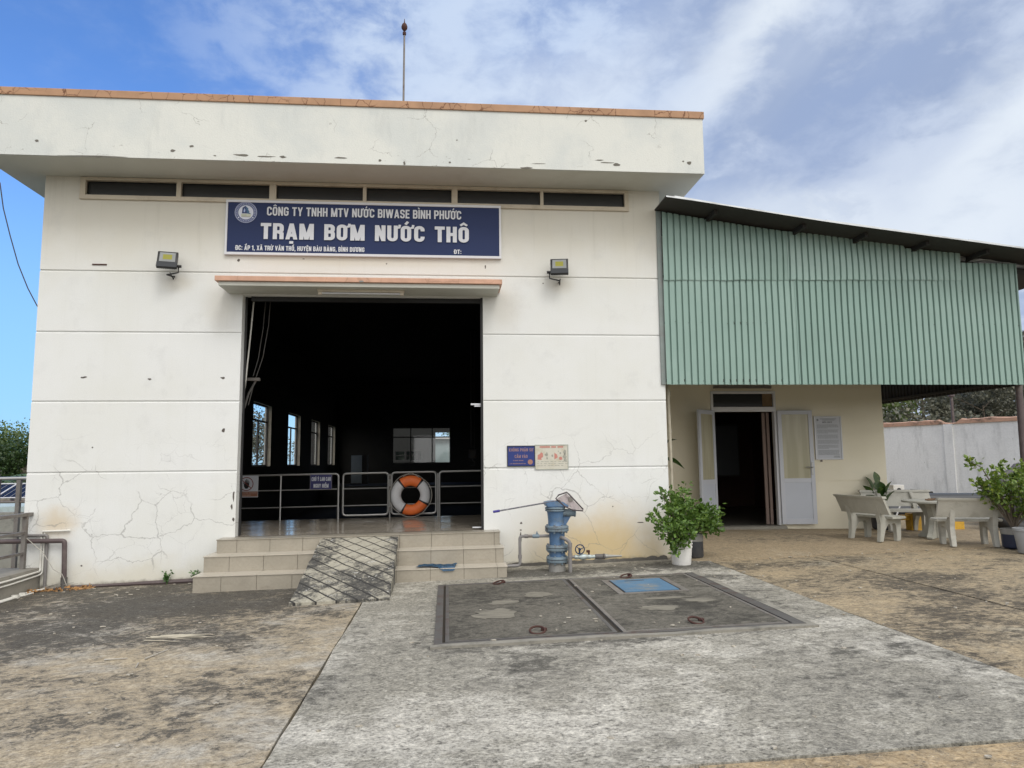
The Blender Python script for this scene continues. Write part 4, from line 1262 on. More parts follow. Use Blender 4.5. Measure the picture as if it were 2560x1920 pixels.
# blue notice
t_ = thing('warning_notice', 'small blue notice with white Vietnamese capitals hung on the railing', 'sign', (3.55, RY - .03, .83), 'signs on the railing')
obj('panel', box(nb(), 3.355, 3.74, y, y + .005, .835, 1.10), plain('dark_blue_notice', (.012, .014, .10), .5), t_)
bm = nb()
for (a, b_, c_, d_) in ((3.350, 3.745, .830, .838), (3.350, 3.745, 1.096, 1.104), (3.350, 3.358, .838, 1.096), (3.737, 3.745, .838, 1.096)): box(bm, a, b_, y - .002, y + .006, c_, d_)
obj('rim', bm, plain('dull_rim', (.16, .15, .20), .5), t_)
bm = letters('CHÚ Ý LAN CAN', 3.378, 3.722, .985, .070, y, .20, .002)
letters('NGUY HIỂM', 3.415, 3.685, .862, .070, y, .20, .002, bm=bm)
obj('lettering', bm, plain('white_lettering', (.50, .52, .56), .5), t_)

# things seen in the dark hall
t_ = thing('steel_cabinet', 'tall pale grey cabinet standing at the far end of the dark hall', 'cabinet', (1.45, 25.2, .3))
obj('body', box(nb(), 1.16, 1.95, 25.0, 25.5, .30, 1.72, bev=.01), m_dark, t_)
obj('door', box(nb(), 1.18, 1.70, 24.975, 25.0, .34, 1.70, bev=.006), plain('cabinet_paint', (.42, .47, .50), .4), t_)
t_ = thing('chain_hoist', 'black chain hoist with a hook hanging inside the hall at the right', 'hoist', (6.65, 12, 1.2))
bm = nb(); tube(bm, [(6.62, 12, 5.5), (6.62, 12, 1.75)], .018, 6); obj('chain', bm, m_steel_dk, t_)
bm = nb(); tube(bm, [(6.72, 12, 5.5), (6.72, 12, 1.6)], .012, 6); obj('chain', bm, m_steel_dk, t_)
bm = nb(); box(bm, 6.54, 6.78, 11.9, 12.1, 1.42, 1.72, bev=.04); obj('body', bm, m_steel_dk, t_)
bm = nb(); tube(bm, [(6.66, 12, 1.42)] + [(6.66 + .08 * math.sin(R(a)), 12, 1.27 + .09 * math.cos(R(a))) for a in range(0, 250, 25)], .02, 6); obj('hook', bm, m_steel_dk, t_)
bm = nb(); tube(bm, [(2.93, .33, 3.80), (2.90, .30, 3.2), (2.86, .26, 2.5), (2.82, .24, 2.0)], .012, 8)
tag(obj('hanging_tube', bm, m_pipe_w), 'thin white plastic tube hanging inside the left door jamb', 'tube')
t_ = thing('shutter_arm', 'dull metal arm with two thin rods bracketed inside the left of the doorway', 'bracket', (2.9, .6, 2.3))
bm = nb(); tube(bm, [(3.13, .6, 4.3), (3.09, .6, 3.45), (3.02, .6, 2.95), (2.90, .6, 2.55), (2.82, .6, 2.2)], .007, 6); obj('rod', bm, m_steel_dk, t_)
bm = nb(); tube(bm, [(3.06, .6, 4.3), (3.01, .6, 3.40), (2.95, .6, 2.92), (2.88, .6, 2.65)], .007, 6); obj('rod', bm, m_steel_dk, t_)
bm = nb(); box(bm, 2.79, 2.985, .58, .64, 2.58, 2.625); obj('arm', bm, m_steel_old, t_)
bm = nb(); tube(bm, [(2.92, .61, 2.58), (2.82, .6, 2.38), (2.76, .6, 2.15)], .018, 6); obj('brace', bm, m_steel_dk, t_)
bm = nb(); box(bm, 6.235, 6.395, .06, .11, .335, .350)
tag(obj('door_stop', bm, m_alu), 'short white metal bar low on the right door jamb, just above the floor', 'bar', 'white bars on the right door jamb')
bm = nb(); box(bm, 6.215, 6.397, .06, .11, 2.155, 2.178); box(bm, 6.27, 6.395, .065, .105, 2.13, 2.150)
tag(obj('door_latch', bm, m_alu), 'short white metal bar high on the right door jamb', 'bar', 'white bars on the right door jamb')

# ------------------------------------------------------------------ two signs on the right of the wall
t_ = thing('no_entry_plate', 'small deep blue plate with faded brown lettering on the white wall', 'sign', (6.96, 0, 1.23), 'plates on the front wall')
obj('panel', box(nb(), 6.755, 7.163, -.012, .002, 1.235, 1.532), m_blue_sign, t_)
bm = nb()
for (a, b_, c_, d_) in ((6.750, 7.168, 1.229, 1.241), (6.750, 7.168, 1.526, 1.538), (6.750, 6.760, 1.241, 1.526), (7.158, 7.168, 1.241, 1.526)): box(bm, a, b_, -.016, .003, c_, d_)
obj('rim', bm, m_black, t_)
bm = letters('KHÔNG PHẬN SỰ', 6.778, 7.140, 1.452, .046, -.012, .18, .001)
letters('CẤM VÀO', 6.862, 7.055, 1.355, .046, -.012, .18, .001, bm=bm)
rnd = random.Random(8)
for zz, xa, xb in ((1.310, 6.84, 6.99), (1.265, 6.79, 7.02)):
    x = xa
    while x < xb:
        wd = rnd.uniform(.006, .012); box(bm, x, x + wd, -.0135, -.0122, zz, zz + rnd.uniform(.012, .018)); x += wd + (.004 if rnd.random() > .2 else .012)
obj('lettering', bm, m_rust_txt, t_)
bm = nb(); bm.faces.new([bm.verts.new((7.095 + .038 * math.cos(a), -.0135, 1.295 + .038 * math.sin(a))) for a in [2 * math.pi * i / 20 for i in range(20)]])
bm.faces.new([bm.verts.new((7.095 + px, -.0145, 1.295 + pz)) for px, pz in ((-.008, .028), (.006, .015), (.014, -.005), (.004, -.026), (-.010, -.024), (-.004, 0))])
obj('badge', bm, [plain('badge_brown', (.33, .17, .13), .6)], t_)
t_ = thing('safety_poster', 'faded cream safety poster with a red heading and small red figures', 'sign', (7.42, 0, 1.18), 'plates on the front wall')
obj('panel', box(nb(), 7.172, 7.665, -.010, .002, 1.185, 1.545, bev=.002), m_poster, t_)
bm = nb()
for (a, b_, c_, d_) in ((7.166, 7.671, 1.179, 1.189), (7.166, 7.671, 1.540, 1.551), (7.166, 7.176, 1.189, 1.540), (7.660, 7.671, 1.189, 1.540)): box(bm, a, b_, -.015, .003, c_, d_)
obj('rim', bm, plain('greenish_rim', (.36, .38, .33), .5, var=.2), t_)
bm = nb(); rnd = random.Random(5)
for xa, xb in ((7.24, 7.40), (7.415, 7.495), (7.51, 7.595)):
    x = xa
    while x < xb - .01:
        box(bm, x, x + .011, -.0125, -.0102, 1.502, 1.530); x += .0145
prism(bm, [(7.205, 1.33), (7.21, 1.40), (7.24, 1.41), (7.26, 1.44), (7.285, 1.42), (7.29, 1.37), (7.26, 1.35), (7.27, 1.325)], 'y', -.0125, -.0102)
prism(bm, [(7.46, 1.33), (7.46, 1.43), (7.50, 1.40), (7.51, 1.36)], 'y', -.0125, -.0102)
prism(bm, [(7.535, 1.325), (7.53, 1.36), (7.555, 1.37), (7.575, 1.36), (7.58, 1.33), (7.56, 1.32)], 'y', -.0125, -.0102)
obj('heading', bm, m_redfade, t_)
bm = nb()
for cxx, czz, s in ((7.34, 1.40, .03), (7.35, 1.35, .02), (7.43, 1.38, .018), (7.62, 1.44, .035), (7.62, 1.37, .04), (7.55, 1.42, .018), (7.52, 1.45, .01)):
    prism(bm, irregular(cxx, czz, s * .7, s, 8, .4, rnd), 'y', -.0120, -.0102)
for k in range(26):
    xx = 7.20 + (k % 9) * .052 + rnd.uniform(-.01, .01); zz = 1.295 - (k // 9) * .030
    box(bm, xx, xx + rnd.uniform(.02, .04), -.0120, -.0102, zz, zz + .007)
box(bm, 7.60, 7.645, -.0125, -.0102, 1.305, 1.335)
obj('small_print', bm, plain('faint_grey_print', (.33, .33, .28), .7, var=.3, scale=30), t_)

# ------------------------------------------------------------------ blue standpipe beside the steps
SX, SPY = 7.385, -.62
t_ = thing('standpipe', 'blue flanged standpipe rising from a grey concrete stub beside the entrance steps', 'standpipe', (SX, SPY, -.22))
bm = nb(); lathe(bm, [(.118, -.26), (.118, -.085), (.112, -.075)], (SX - .005, SPY, 0)); obj('base', bm, m_conc, t_, True)


def flange(zc, r=.158, xo=0.0):
    o_ = None
    bm = nb(); lathe(bm, [(.118, zc - .040), (r * .98, zc - .038), (r, zc - .030), (r, zc - .006), (r * .985, zc - .004)], (SX + xo, SPY, 0)); lathe(bm, [(r * .985, zc + .004), (r, zc + .006), (r, zc + .030), (r * .96, zc + .038), (.118, zc + .041)], (SX + xo, SPY, 0))
    o_ = obj('flange', bm, m_blue_g, t_, True)
    bm = nb(); lathe(bm, [(r * .975, zc - .0045), (r * .975, zc + .0045)], (SX + xo, SPY, 0)); obj('gasket', bm, m_black, o_)
    bm = nb()
    for k in range(8):
        a = 2 * math.pi * (k + .5) / 8; x = SX + xo + r * .84 * math.cos(a); y = SPY + r * .84 * math.sin(a)
        lathe(bm, [(.013, zc - .062), (.013, zc - .0385)], (x, y, 0), 6); lathe(bm, [(.013, zc + .0385), (.013, zc + .054)], (x, y, 0), 6)
    obj('bolt', bm, m_blue_g, o_)


flange(-.050, .152); flange(.108, .155); flange(.372, .165)
bm = nb(); lathe(bm, [(.113, -.012), (.113, .068)], (SX, SPY, 0)); obj('pipe_body', bm, m_blue, t_, True)
bm = nb(); lathe(bm, [(.108, .148), (.106, .20), (.110, .30), (.116, .332)], (SX, SPY, 0)); obj('pipe_body', bm, m_blue, t_, True)
bm = nb(); lathe(bm, [(.120, .412), (.108, .43), (.106, .47), (.112, .55), (.120, .60), (.135, .612)], (SX - .015, SPY, 0)); obj('pipe_body', bm, m_blue, t_, True)
bm = nb(); lathe(bm, [(.135, .611), (.142, .614), (.142, .630), (.130, .634)], (SX - .02, SPY, 0)); lathe(bm, [(.130, .640), (.143, .643), (.143, .662), (.120, .668)], (SX - .02, SPY, 0)); obj('flange', bm, m_blue_g, t_, True)
bm = nb(); prism(bm, [(SX - .145, .668), (SX - .180, .735), (SX - .10, .752), (SX + .08, .752), (SX + .17, .690), (SX + .16, .668)], 'y', SPY - .12, SPY + .12, bev=.012); obj('cap', bm, m_blue, t_, True)
# side outlet
bm = nb(); lathe(bm, [(.052, .06), (.052, .24), (.060, .245), (.060, .262), (.040, .268)], (SX, SPY - .01, .585), 24, 'x')
obj('outlet', bm, m_blue_g, t_, True)
bm = nb(); prism(bm, [(SX + .085, .535), (SX + .20, .535), (SX + .13, .42), (SX + .10, .41)], 'y', SPY - .012, SPY + .012); obj('gusset', bm, m_blue, t_)
# grey PVC elbow in front
bm = nb(); tube(bm, bend([(7.42, -.70, .255), (7.46, -.79, .25), (7.535, -.80, .20), (7.535, -.80, -.24)], .05), .026, 12)
for z in (.16, .02): lathe(bm, [(.032, z - .03), (.032, z + .03)], (7.535, -.80, 0), 12)
el_ = obj('elbow_pipe', bm, m_pipe_g, t_, True)
bm = nb(); tube(bm, [(7.545, -.78, -.005), (7.64, -.78, -.005)], .020, 10); obj('branch_pipe', bm, m_pipe_g, t_, True)
bm = nb(); lathe(bm, [(.026, 7.60), (.030, 7.61), (.030, 7.64), (.024, 7.65), (.036, 7.68), (.040, 7.72), (.034, 7.76), (.026, 7.78), (.030, 7.785), (.030, 7.82), (.024, 7.83), (.026, 7.88), (.020, 7.90)], (0, -.78, -.005), 14, 'x'); vv = obj('valve_body', bm, plain('painted_brass', (.40, .46, .46), .4, .3, var=.2, scale=20, dirt=(.2, .17, .13), dirt_amt=.5), t_, True)
bm = nb(); c_ = Vector((7.67, -.80, .100)); tube(bm, [c_ + Vector((.062 * math.cos(a), -.012, .062 * math.sin(a))) for a in [2 * math.pi * i / 24 for i in range(24)]], .0075, 6, closed=True)
for k in range(3):
    a = 2 * math.pi * k / 3 + .4; tube(bm, [c_ + Vector((0, -.012, 0)), c_ + Vector((.06 * math.cos(a), -.012, .06 * math.sin(a)))], .006, 6)
lathe(bm, [(.010, -.84), (.018, -.82), (.018, -.78)], (c_.x, 0, c_.z), 10, 'y'); tube(bm, [(7.67, -.78, .03), (7.67, -.78, .10)], .012, 8)
obj('hand_wheel', bm, plain('dark_blue_iron', (.02, .045, .10), .5, .3), vv)
bm = nb(); tube(bm, [(7.80, -.78, .025), (7.80, -.78, .05)], .012, 8); box(bm, 7.765, 7.815, -.79, -.77, .05, .085, bev=.006); obj('lever', bm, m_rust, vv)
bm = nb(); lathe(bm, [(.024, 7.88), (.034, 7.89), (.034, 7.99), (.026, 7.995), (.038, 8.0), (.038, 8.02), (.024, 8.03)], (0, -.78, -.005), 14, 'x'); obj('coupling', bm, m_steel_dk, t_, True)
bm = nb(); lathe(bm, [(.030, 8.02), (.030, 8.05), (.024, 8.06), (.011, 8.24), (.013, 8.245), (.013, 8.255)], (0, -.78, -.004), 14, 'x'); obj('nozzle', bm, plain('grey_nozzle', (.30, .30, .28), .5, .4), t_, True)
# feed pipe on the left
bm = nb(); tube(bm, bend([(7.28, SPY, .268), (7.02, SPY, .272), (6.865, SPY, .272), (6.865, SPY, -.125), (6.672, SPY, -.130)], .04), .021, 10)
lathe(bm, [(.027, 6.93), (.027, 6.98)], (0, SPY, .272), 12, 'x'); lathe(bm, [(.027, -.03), (.027, .02)], (6.865, SPY, 0), 12)
obj('feed_pipe', bm, m_pipe_g, t_, True)
bm = nb(); lathe(bm, [(.022, 7.04), (.027, 7.05), (.027, 7.13), (.020, 7.14), (.020, 7.27)], (0, SPY, .270), 12, 'x'); prism(bm, [(7.085, .29), (7.105, .34), (7.13, .29)], 'y', SPY - .01, SPY + .01); obj('small_tap', bm, m_blue_g, t_, True)

# floor squeegee resting across the standpipe
t_ = thing('squeegee', 'long handled floor squeegee with a triangular metal head laid across the blue standpipe', 'squeegee', (7.0, -.72, .7))
bm = nb(); tube(bm, [(6.49, -.72, .618), (6.58, -.72, .631)], .017, 8); obj('grip', bm, plain('blue_grip', (.03, .02, .22), .5), t_)
bm = nb(); tube(bm, [(6.56, -.72, .628), (7.56, -.72, .785)], .010, 8); obj('handle', bm, plain('striped_handle', (.09, .09, .11), .4, .3, var=.3, scale=30, dirt=(.45, .45, .45), dirt_amt=.6), t_)
bm = nb(); hp = [(7.36, .790), (7.40, .835), (7.515, .872), (7.545, .845), (7.74, .635), (7.735, .615), (7.60, .625), (7.48, .68)]
tube(bm, [(x, -.735, z) for x, z in hp], .011, 6, closed=True); obj('frame', bm, plain('dark_mauve_rubber', (.06, .045, .05), .6), t_)
bm = nb(); prism(bm, [(7.38, .79), (7.51, .858), (7.725, .63), (7.60, .638), (7.49, .70)], 'y', -.736, -.730)
obj('blade', bm, plain('dusty_pad', (.40, .35, .35), .7, var=.3, scale=30, dirt=(.10, .09, .09), dirt_amt=.9), t_)
bm = nb(); prism(bm, irregular(7.565, .775, .03, .035, 7, .3, random.Random(2)), 'y', -.755, -.736); obj('bracket', bm, m_steel_old, t_)

# ------------------------------------------------------------------ manhole covers sunk in the middle slab
t_ = thing('manhole', 'wide double manhole with two mossy concrete covers in a rusty steel frame', 'manhole', (7.4, -2.88, -.22))
MX0, MX1, MY0, MY1 = 5.75, 9.03, -4.36, -1.40
Hm = lambda x, y: H(x, y) + .006


def plate(bm, x0, x1, y0, y1, h, th=.02, mi=0):
    lo = [bm.verts.new((x, y, Hm(x, y) + h - th)) for x, y in ((x0, y0), (x1, y0), (x1, y1), (x0, y1))]
    hi = [bm.verts.new((x, y, Hm(x, y) + h)) for x, y in ((x0, y0), (x1, y0), (x1, y1), (x0, y1))]
    fs = [bm.faces.new(hi), bm.faces.new(lo[::-1])]
    for i in range(4): fs.append(bm.faces.new((lo[i], lo[(i + 1) % 4], hi[(i + 1) % 4], hi[i])))
    for f in fs: f.material_index = mi
    return bm


bm = nb()
plate(bm, MX0, MX0 + .07, MY0, MY1, .018); plate(bm, MX1 - .10, MX1, MY0, MY1, .018)
plate(bm, MX0 + .07, MX1 - .10, MY1 - .045, MY1, .0175); plate(bm, MX0 + .07, MX1 - .10, MY0, MY0 + .045, .0175)
obj('outer_frame', bm, m_steel_dk, t_)
bm = nb(); plate(bm, MX0 + .07, MX1 - .10, MY0 + .045, MY1 - .045, .003, .004); obj('pit_rim', bm, m_gap, t_)
hx0, hx1, hy0, hy1 = 7.885, 8.455, -2.53, -1.79
for nm, xa, xb in (('cover', MX0 + .095, 7.345), ('cover', 7.395, MX1 - .125)):
    cv = obj(nm, plate(nb(), xa + .035, xb - .035, MY0 + .09, MY1 - .09, .018), m_cover, t_)
    bm = nb(); plate(bm, xa, xa + .035, MY0 + .06, MY1 - .06, .020); plate(bm, xb - .035, xb, MY0 + .06, MY1 - .06, .020)
    plate(bm, xa + .035, xb - .035, MY0 + .06, MY0 + .09, .0195); plate(bm, xa + .035, xb - .035, MY1 - .09, MY1 - .06, .0195)
    obj('cover_edge', bm, m_steel_dk if xa < 7 else m_steel_old, cv)
    bm = nb(); rnd = random.Random(int(xa * 10))
    for cx, cy, rx, ry in (((6.47, -2.72, .16, .13), (6.88, -2.38, .17, .15), (6.35, -3.3, .22, .25)) if xa < 7 else ((8.0, -3.42, .2, .13), (8.50, -3.15, .17, .10), (8.2, -2.95, .25, .06))):
        pts = irregular(cx, cy, rx, ry, 22, .28, rnd); bm.faces.new([bm.verts.new((x, y, Hm(x, y) + .0215)) for x, y in pts])
    obj('cement_patch', bm, plain('pale_cement_smear', (.20, .185, .148), .9, var=.4, scale=5, dirt=(.075, .070, .058), dirt_amt=1.0, stretch=(1, 3, 1)), cv)
    for cx, cy, a0 in (((6.66, -4.13, 10), (6.50, -1.53, 80)) if xa < 7 else ((8.12, -4.10, -20), (8.12, -1.53, 60))):
        bm = nb(); zz = Hm(cx, cy) + .034
        tube(bm, [(cx + .068 * math.cos(a), cy + .068 * math.sin(a), zz + .018 * math.sin(a + R(a0))) for a in [2 * math.pi * i / 18 for i in range(18)]], 0.0095, 6, closed=True)
        box(bm, cx + .04, cx + .09, cy + .03, cy + .07, zz - .02, zz + .008)
        obj('lifting_ring', bm, m_rust, cv)
bm = nb()
plate(bm, hx0 - .12, hx0 - .05, hy0 - .09, hy1 + .09, .026); plate(bm, hx1 + .05, hx1 + .12, hy0 - .09, hy1 + .09, .026)
plate(bm, hx0 - .05, hx1 + .05, hy0 - .09, hy0 - .04, .0255); plate(bm, hx0 - .05, hx1 + .05, hy1 + .04, hy1 + .09, .0255)
hf = obj('hatch_frame', bm, m_steel_old, t_)
obj('hatch_gap', plate(nb(), hx0 - .05, hx1 + .05, hy0 - .04, hy1 + .04, .0222, .002), m_gap, hf)
hc = obj('hatch', plate(nb(), hx0 - .025, hx1 + .025, hy0 - .02, hy1 + .02, .030, .008), m_hatch, t_)
obj('slot', plate(nb(), 8.02, 8.26, hy1 - .09, hy1 - .06, .0315, .001), m_black, hc)
bm = nb()
for (xa, xb, ya, yb) in ((MX1 + .005, MX1 + .075, MY0 - .09, MY1 + .05), (MX0 - .03, MX1 + .005, MY0 - .09, MY0 - .015)):
    X = lin(xa, xb, .3) if xb - xa > 1 else [xa, xb]; Y = lin(ya, yb, .3) if yb - ya > 1 else [ya, yb]
    hh = lambda x, y: Hm(x, y) + .020 + .010 * mnoise.noise((x * 4, y * 4, 1))
    vs, fs = grid(X, Y, hh); V = [bm.verts.new(v) for v in vs]
    for f in fs: bm.faces.new([V[i] for i in f])
    n_ = len(X)
    for edge in ([j * n_ for j in range(len(Y))], [j * n_ + n_ - 1 for j in range(len(Y))], list(range(n_)), [(len(Y) - 1) * n_ + i for i in range(n_)]):
        lo = [bm.verts.new((V[i].co.x, V[i].co.y, Hm(V[i].co.x, V[i].co.y) - .01)) for i in edge]
        for k in range(len(edge) - 1): bm.faces.new((V[edge[k]], V[edge[k + 1]], lo[k + 1], lo[k]))
obj('concrete_kerb', bm, m_curb, t_)

# ------------------------------------------------------------------ office wing
OY = 2.5
of = thing('office_wing', 'low cream office wing set back right of the pump house, its glazed door open', 'building', (11.8, OY, 0))
ox0, ox1, oz1 = 9.21, 14.30, 4.35
dx0, dx1 = 10.90, 12.09
OB = [(-.3, .88 - .008), (.88 + .008, 1.80 - .008), (1.80 + .008, 3.3)]
bm = nb()
for a, b_ in OB:
    for xa, xb in ((ox0, dx0 - .04), (dx1 + .04, ox1)): box(bm, xa, xb, OY, OY + .012, a, b_)
box(bm, dx0 - .04, dx1 + .04, OY, OY + .012, 2.60, 3.3)
for xa, xb in ((ox0, dx0 - .04), (dx1 + .04, ox1)): box(bm, xa, xb, OY + .0125, OY + .16, -.3, 3.3)
box(bm, dx0 - .04, dx1 + .04, OY + .0125, OY + .16, 2.60, 3.3)
obj('front_wall', bm, m_office, of)
bm = nb(); box(bm, ox1 - .15, ox1, OY + .161, OY + 6, -.3, 3.3); box(bm, ox0, ox1 - .15, OY + 5.85, OY + 6, -.3, 3.3)
obj('side_wall', bm, m_office, of)
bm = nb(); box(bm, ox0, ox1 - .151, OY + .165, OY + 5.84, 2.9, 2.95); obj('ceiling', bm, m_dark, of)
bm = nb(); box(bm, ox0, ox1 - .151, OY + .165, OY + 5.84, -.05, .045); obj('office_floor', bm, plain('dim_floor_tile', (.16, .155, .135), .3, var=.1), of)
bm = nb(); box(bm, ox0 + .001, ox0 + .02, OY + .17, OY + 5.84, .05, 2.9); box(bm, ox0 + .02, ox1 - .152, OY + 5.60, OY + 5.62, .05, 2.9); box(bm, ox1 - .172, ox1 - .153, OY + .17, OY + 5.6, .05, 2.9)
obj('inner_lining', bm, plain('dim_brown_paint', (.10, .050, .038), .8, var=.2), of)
bm = nb(); prism(bm, [(OY - .10, -.12), (OY - .12, .03), (OY - .09, .055), (OY + .16, .06), (OY + .16, -.12)], 'x', dx0 - .06, dx1 + .12, bev=.01)
obj('threshold', bm, m_curb, of)
bm = nb()
y0, y1 = OY - .03, OY + .06
for (a, b_, c_, d_) in ((dx0 - .045, dx0, .07, 2.60), (dx1, dx1 + .045, .07, 2.60), (dx0, dx1, 2.555, 2.60), (dx0, dx1, 2.21, 2.30)): box(bm, a, b_, y0, y1, c_, d_, bev=.004)
df = obj('door_frame', bm, m_alu, of)
obj('transom_pane', box(nb(), dx0, dx1, OY + .02, OY + .026, 2.30, 2.555), m_dglass, df)
bm = nb(); box(bm, dx1 - .20, dx1 - .01, OY + .015, OY + .018, 2.31, 2.55); obj('transom_curtain', bm, plain('brown_curtain', (.16, .11, .06), .9, var=.3), df)


def leaf(hinge_x, width, ang, side, name='door_leaf'):
    """aluminium leaf: width runs from the hinge; ang turns it out of the wall"""
    root = bpy.data.objects.new(name, bpy.data.meshes.new(name)); d = side
    bm = nb(); z0, z1 = .085, 2.225; w_ = width
    for (a, b_, c_, d_) in ((0, .075, z0, z1), (w_ - .075, w_, z0, z1), (.075, w_ - .075, z1 - .075, z1), (.075, w_ - .075, z0, z0 + .10), (.075, w_ - .075, .86, .94)):
        box(bm, min(a * d, b_ * d), max(a * d, b_ * d), -.02, .02, c_, d_, bev=.003)
    Mx = Matrix.Translation((hinge_x, OY - .055, 0)) @ Matrix.Rotation(R(ang), 4, 'Z')
    bmesh.ops.transform(bm, matrix=Mx, verts=bm.verts); lf = obj(name, bm, m_alug, of)
    bm = nb(); xa, xb = sorted((.07 * d, (w_ - .07) * d)); box(bm, xa, xb, -.010, .010, z0 + .09, .87); bmesh.ops.transform(bm, matrix=Mx, verts=bm.verts); obj('panel', bm, plain('pale_aluminium_panel', (.47, .50, .56), .4, var=.05), lf)
    bm = nb(); box(bm, xa, xb, -.004, .004, .93, z1 - .07); bmesh.ops.transform(bm, matrix=Mx, verts=bm.verts); obj('pane', bm, m_dooGlass, lf)
    return lf, Mx, d


lf, Mx, d = leaf(12.135, .665, -4, 1)
bm = nb(); box(bm, .60, .635, -.032, -.019, 1.0, 1.24, bev=.004); tube(bm, [(.617, -.03, 1.145), (.617, -.07, 1.145), (.47, -.075, 1.15)], .010, 6); bmesh.ops.transform(bm, matrix=Mx, verts=bm.verts)
obj('handle', bm, m_steel, lf)
leaf(10.89, .60, 41, -1)
bm = nb(); box(bm, 11.93, 11.99, OY + .16, OY + .19, .07, 2.2); box(bm, 12.0, 12.05, OY + .12, OY + .15, .07, 2.2)
obj('curtain', bm, plain('dusty_pink_curtain', (.20, .15, .13), .9, var=.15), df)
# dim things inside
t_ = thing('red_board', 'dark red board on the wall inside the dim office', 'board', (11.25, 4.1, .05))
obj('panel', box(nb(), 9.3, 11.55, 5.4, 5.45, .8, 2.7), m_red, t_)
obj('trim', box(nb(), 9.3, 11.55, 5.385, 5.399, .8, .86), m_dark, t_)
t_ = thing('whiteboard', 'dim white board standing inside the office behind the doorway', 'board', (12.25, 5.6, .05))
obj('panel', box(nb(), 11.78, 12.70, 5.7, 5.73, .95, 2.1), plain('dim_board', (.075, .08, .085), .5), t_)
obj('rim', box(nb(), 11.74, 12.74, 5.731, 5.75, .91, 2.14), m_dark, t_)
t_ = thing('tube_light', 'unlit tube light above the transom of the office door', 'lamp', (11.5, OY, 2.65), 'tube lights over the doors')
obj('housing', box(nb(), 10.92, 12.06, OY - .045, OY - .001, 2.655, 2.70), m_steel_old, t_)
bm = nb(); tube(bm, [(10.95, OY - .04, 2.645), (12.03, OY - .04, 2.645)], .013, 6); obj('tube', bm, m_beige, t_)
t_ = thing('notice_board', 'grey framed notice sheet of house rules on the cream wall beside the office door', 'notice', (13.15, OY, 1.29))
obj('sheet', box(nb(), 12.905, 13.405, OY - .022, OY - .002, 1.305, 2.095), m_paper, t_)
bm = nb()
for (a, b_, c_, d_) in ((12.88, 12.905, 1.285, 2.115), (13.405, 13.43, 1.285, 2.115), (12.905, 13.405, 2.095, 2.115), (12.905, 13.405, 1.285, 1.305)): box(bm, a, b_, OY - .034, OY - .001, c_, d_, bev=.003)
obj('frame', bm, m_alu, t_)
bm = letters('NỘI QUY'.replace('Ộ', 'Ô'), 13.05, 13.25, 1.985, .032, OY - .022, .2, .001); rnd = random.Random(12)
for k in range(30):
    zz = 1.945 - k * .0195
    if k in (4, 9, 14, 19, 24): continue
    xa = 12.94; xe = 13.37 - (.22 if k in (3, 8, 23) else rnd.uniform(0, .03))
    while xa < xe:
        wd = rnd.uniform(.012, .035); box(bm, xa, min(xa + wd, xe), OY - .0238, OY - .0222, zz, zz + .008); xa += wd + .007
for zz, xa, xb in ((2.060, 13.0, 13.33), (2.038, 13.05, 13.30), (1.345, 13.25, 13.36), (1.325, 13.24, 13.37)): box(bm, xa, xb, OY - .0238, OY - .0222, zz, zz + .010)
obj('lettering', bm, m_print, t_)
bm = nb(); bm.faces.new([bm.verts.new((12.955 + .022 * math.cos(a), OY - .0235, 2.045 + .022 * math.sin(a))) for a in [2 * math.pi * i / 16 for i in range(16)]]); obj('emblem', bm, m_print, t_)
bm = nb(); box(bm, 12.98, 13.01, OY - .03, OY - .001, 1.245, 1.29); tag(obj('wall_hook', bm, m_steel_old), 'small dark metal hook on the wall just under the grey notice sheet', 'hook')
bm = nb(); tube(bm, [(9.325, .30, 4.9), (9.335, .30, 2.2), (9.345, .30, 1.15), (9.335, .30, H(9.33, .3))], .026, 10)
for z in (.8, 1.75, 2.35): lathe(bm, [(.033, z - .03), (.033, z + .03)], (9.34, .30, 0), 10)
tag(obj('downpipe', bm, plain('cream_drain_pipe', (.42, .39, .31), .6, var=.15, dirt=(.2, .17, .12), dirt_amt=.6), None, True), 'slim cream drainpipe running down the corner between pump house and office', 'drainpipe')

# ------------------------------------------------------------------ lean-to canopy of green sheet
cn = thing('lean_to_canopy', 'lean-to canopy of pale green corrugated sheet hanging over the office front', 'canopy', (12.2, 0, 2.45))
PITCH = .1035


def profile(x0, x1, y, depth=.034, phase=0.0):
    """one row of (x, y) along a trapezoid sheet; crests face -Y"""
    pts = []; n0 = int(math.floor((x0 - phase) / PITCH)) - 1; x = phase + n0 * PITCH
    while x < x1 + PITCH:
        for dx_, dd in ((0, 0), (.070, 0), (.0765, 1), (.0955, 1), (.1020, 0)):
            xx = x + dx_
            if x0 <= xx <= x1: pts.append((xx, y - depth * (1 - dd)))
        x += PITCH
    pts = [(x0, y - depth)] + [p_ for p_ in pts if x0 + .004 < p_[0] < x1 - .004] + [(x1, y - depth)]
    out = [pts[0]]
    for p_ in pts[1:]:
        if p_[0] - out[-1][0] > 1e-4: out.append(p_)
    return out


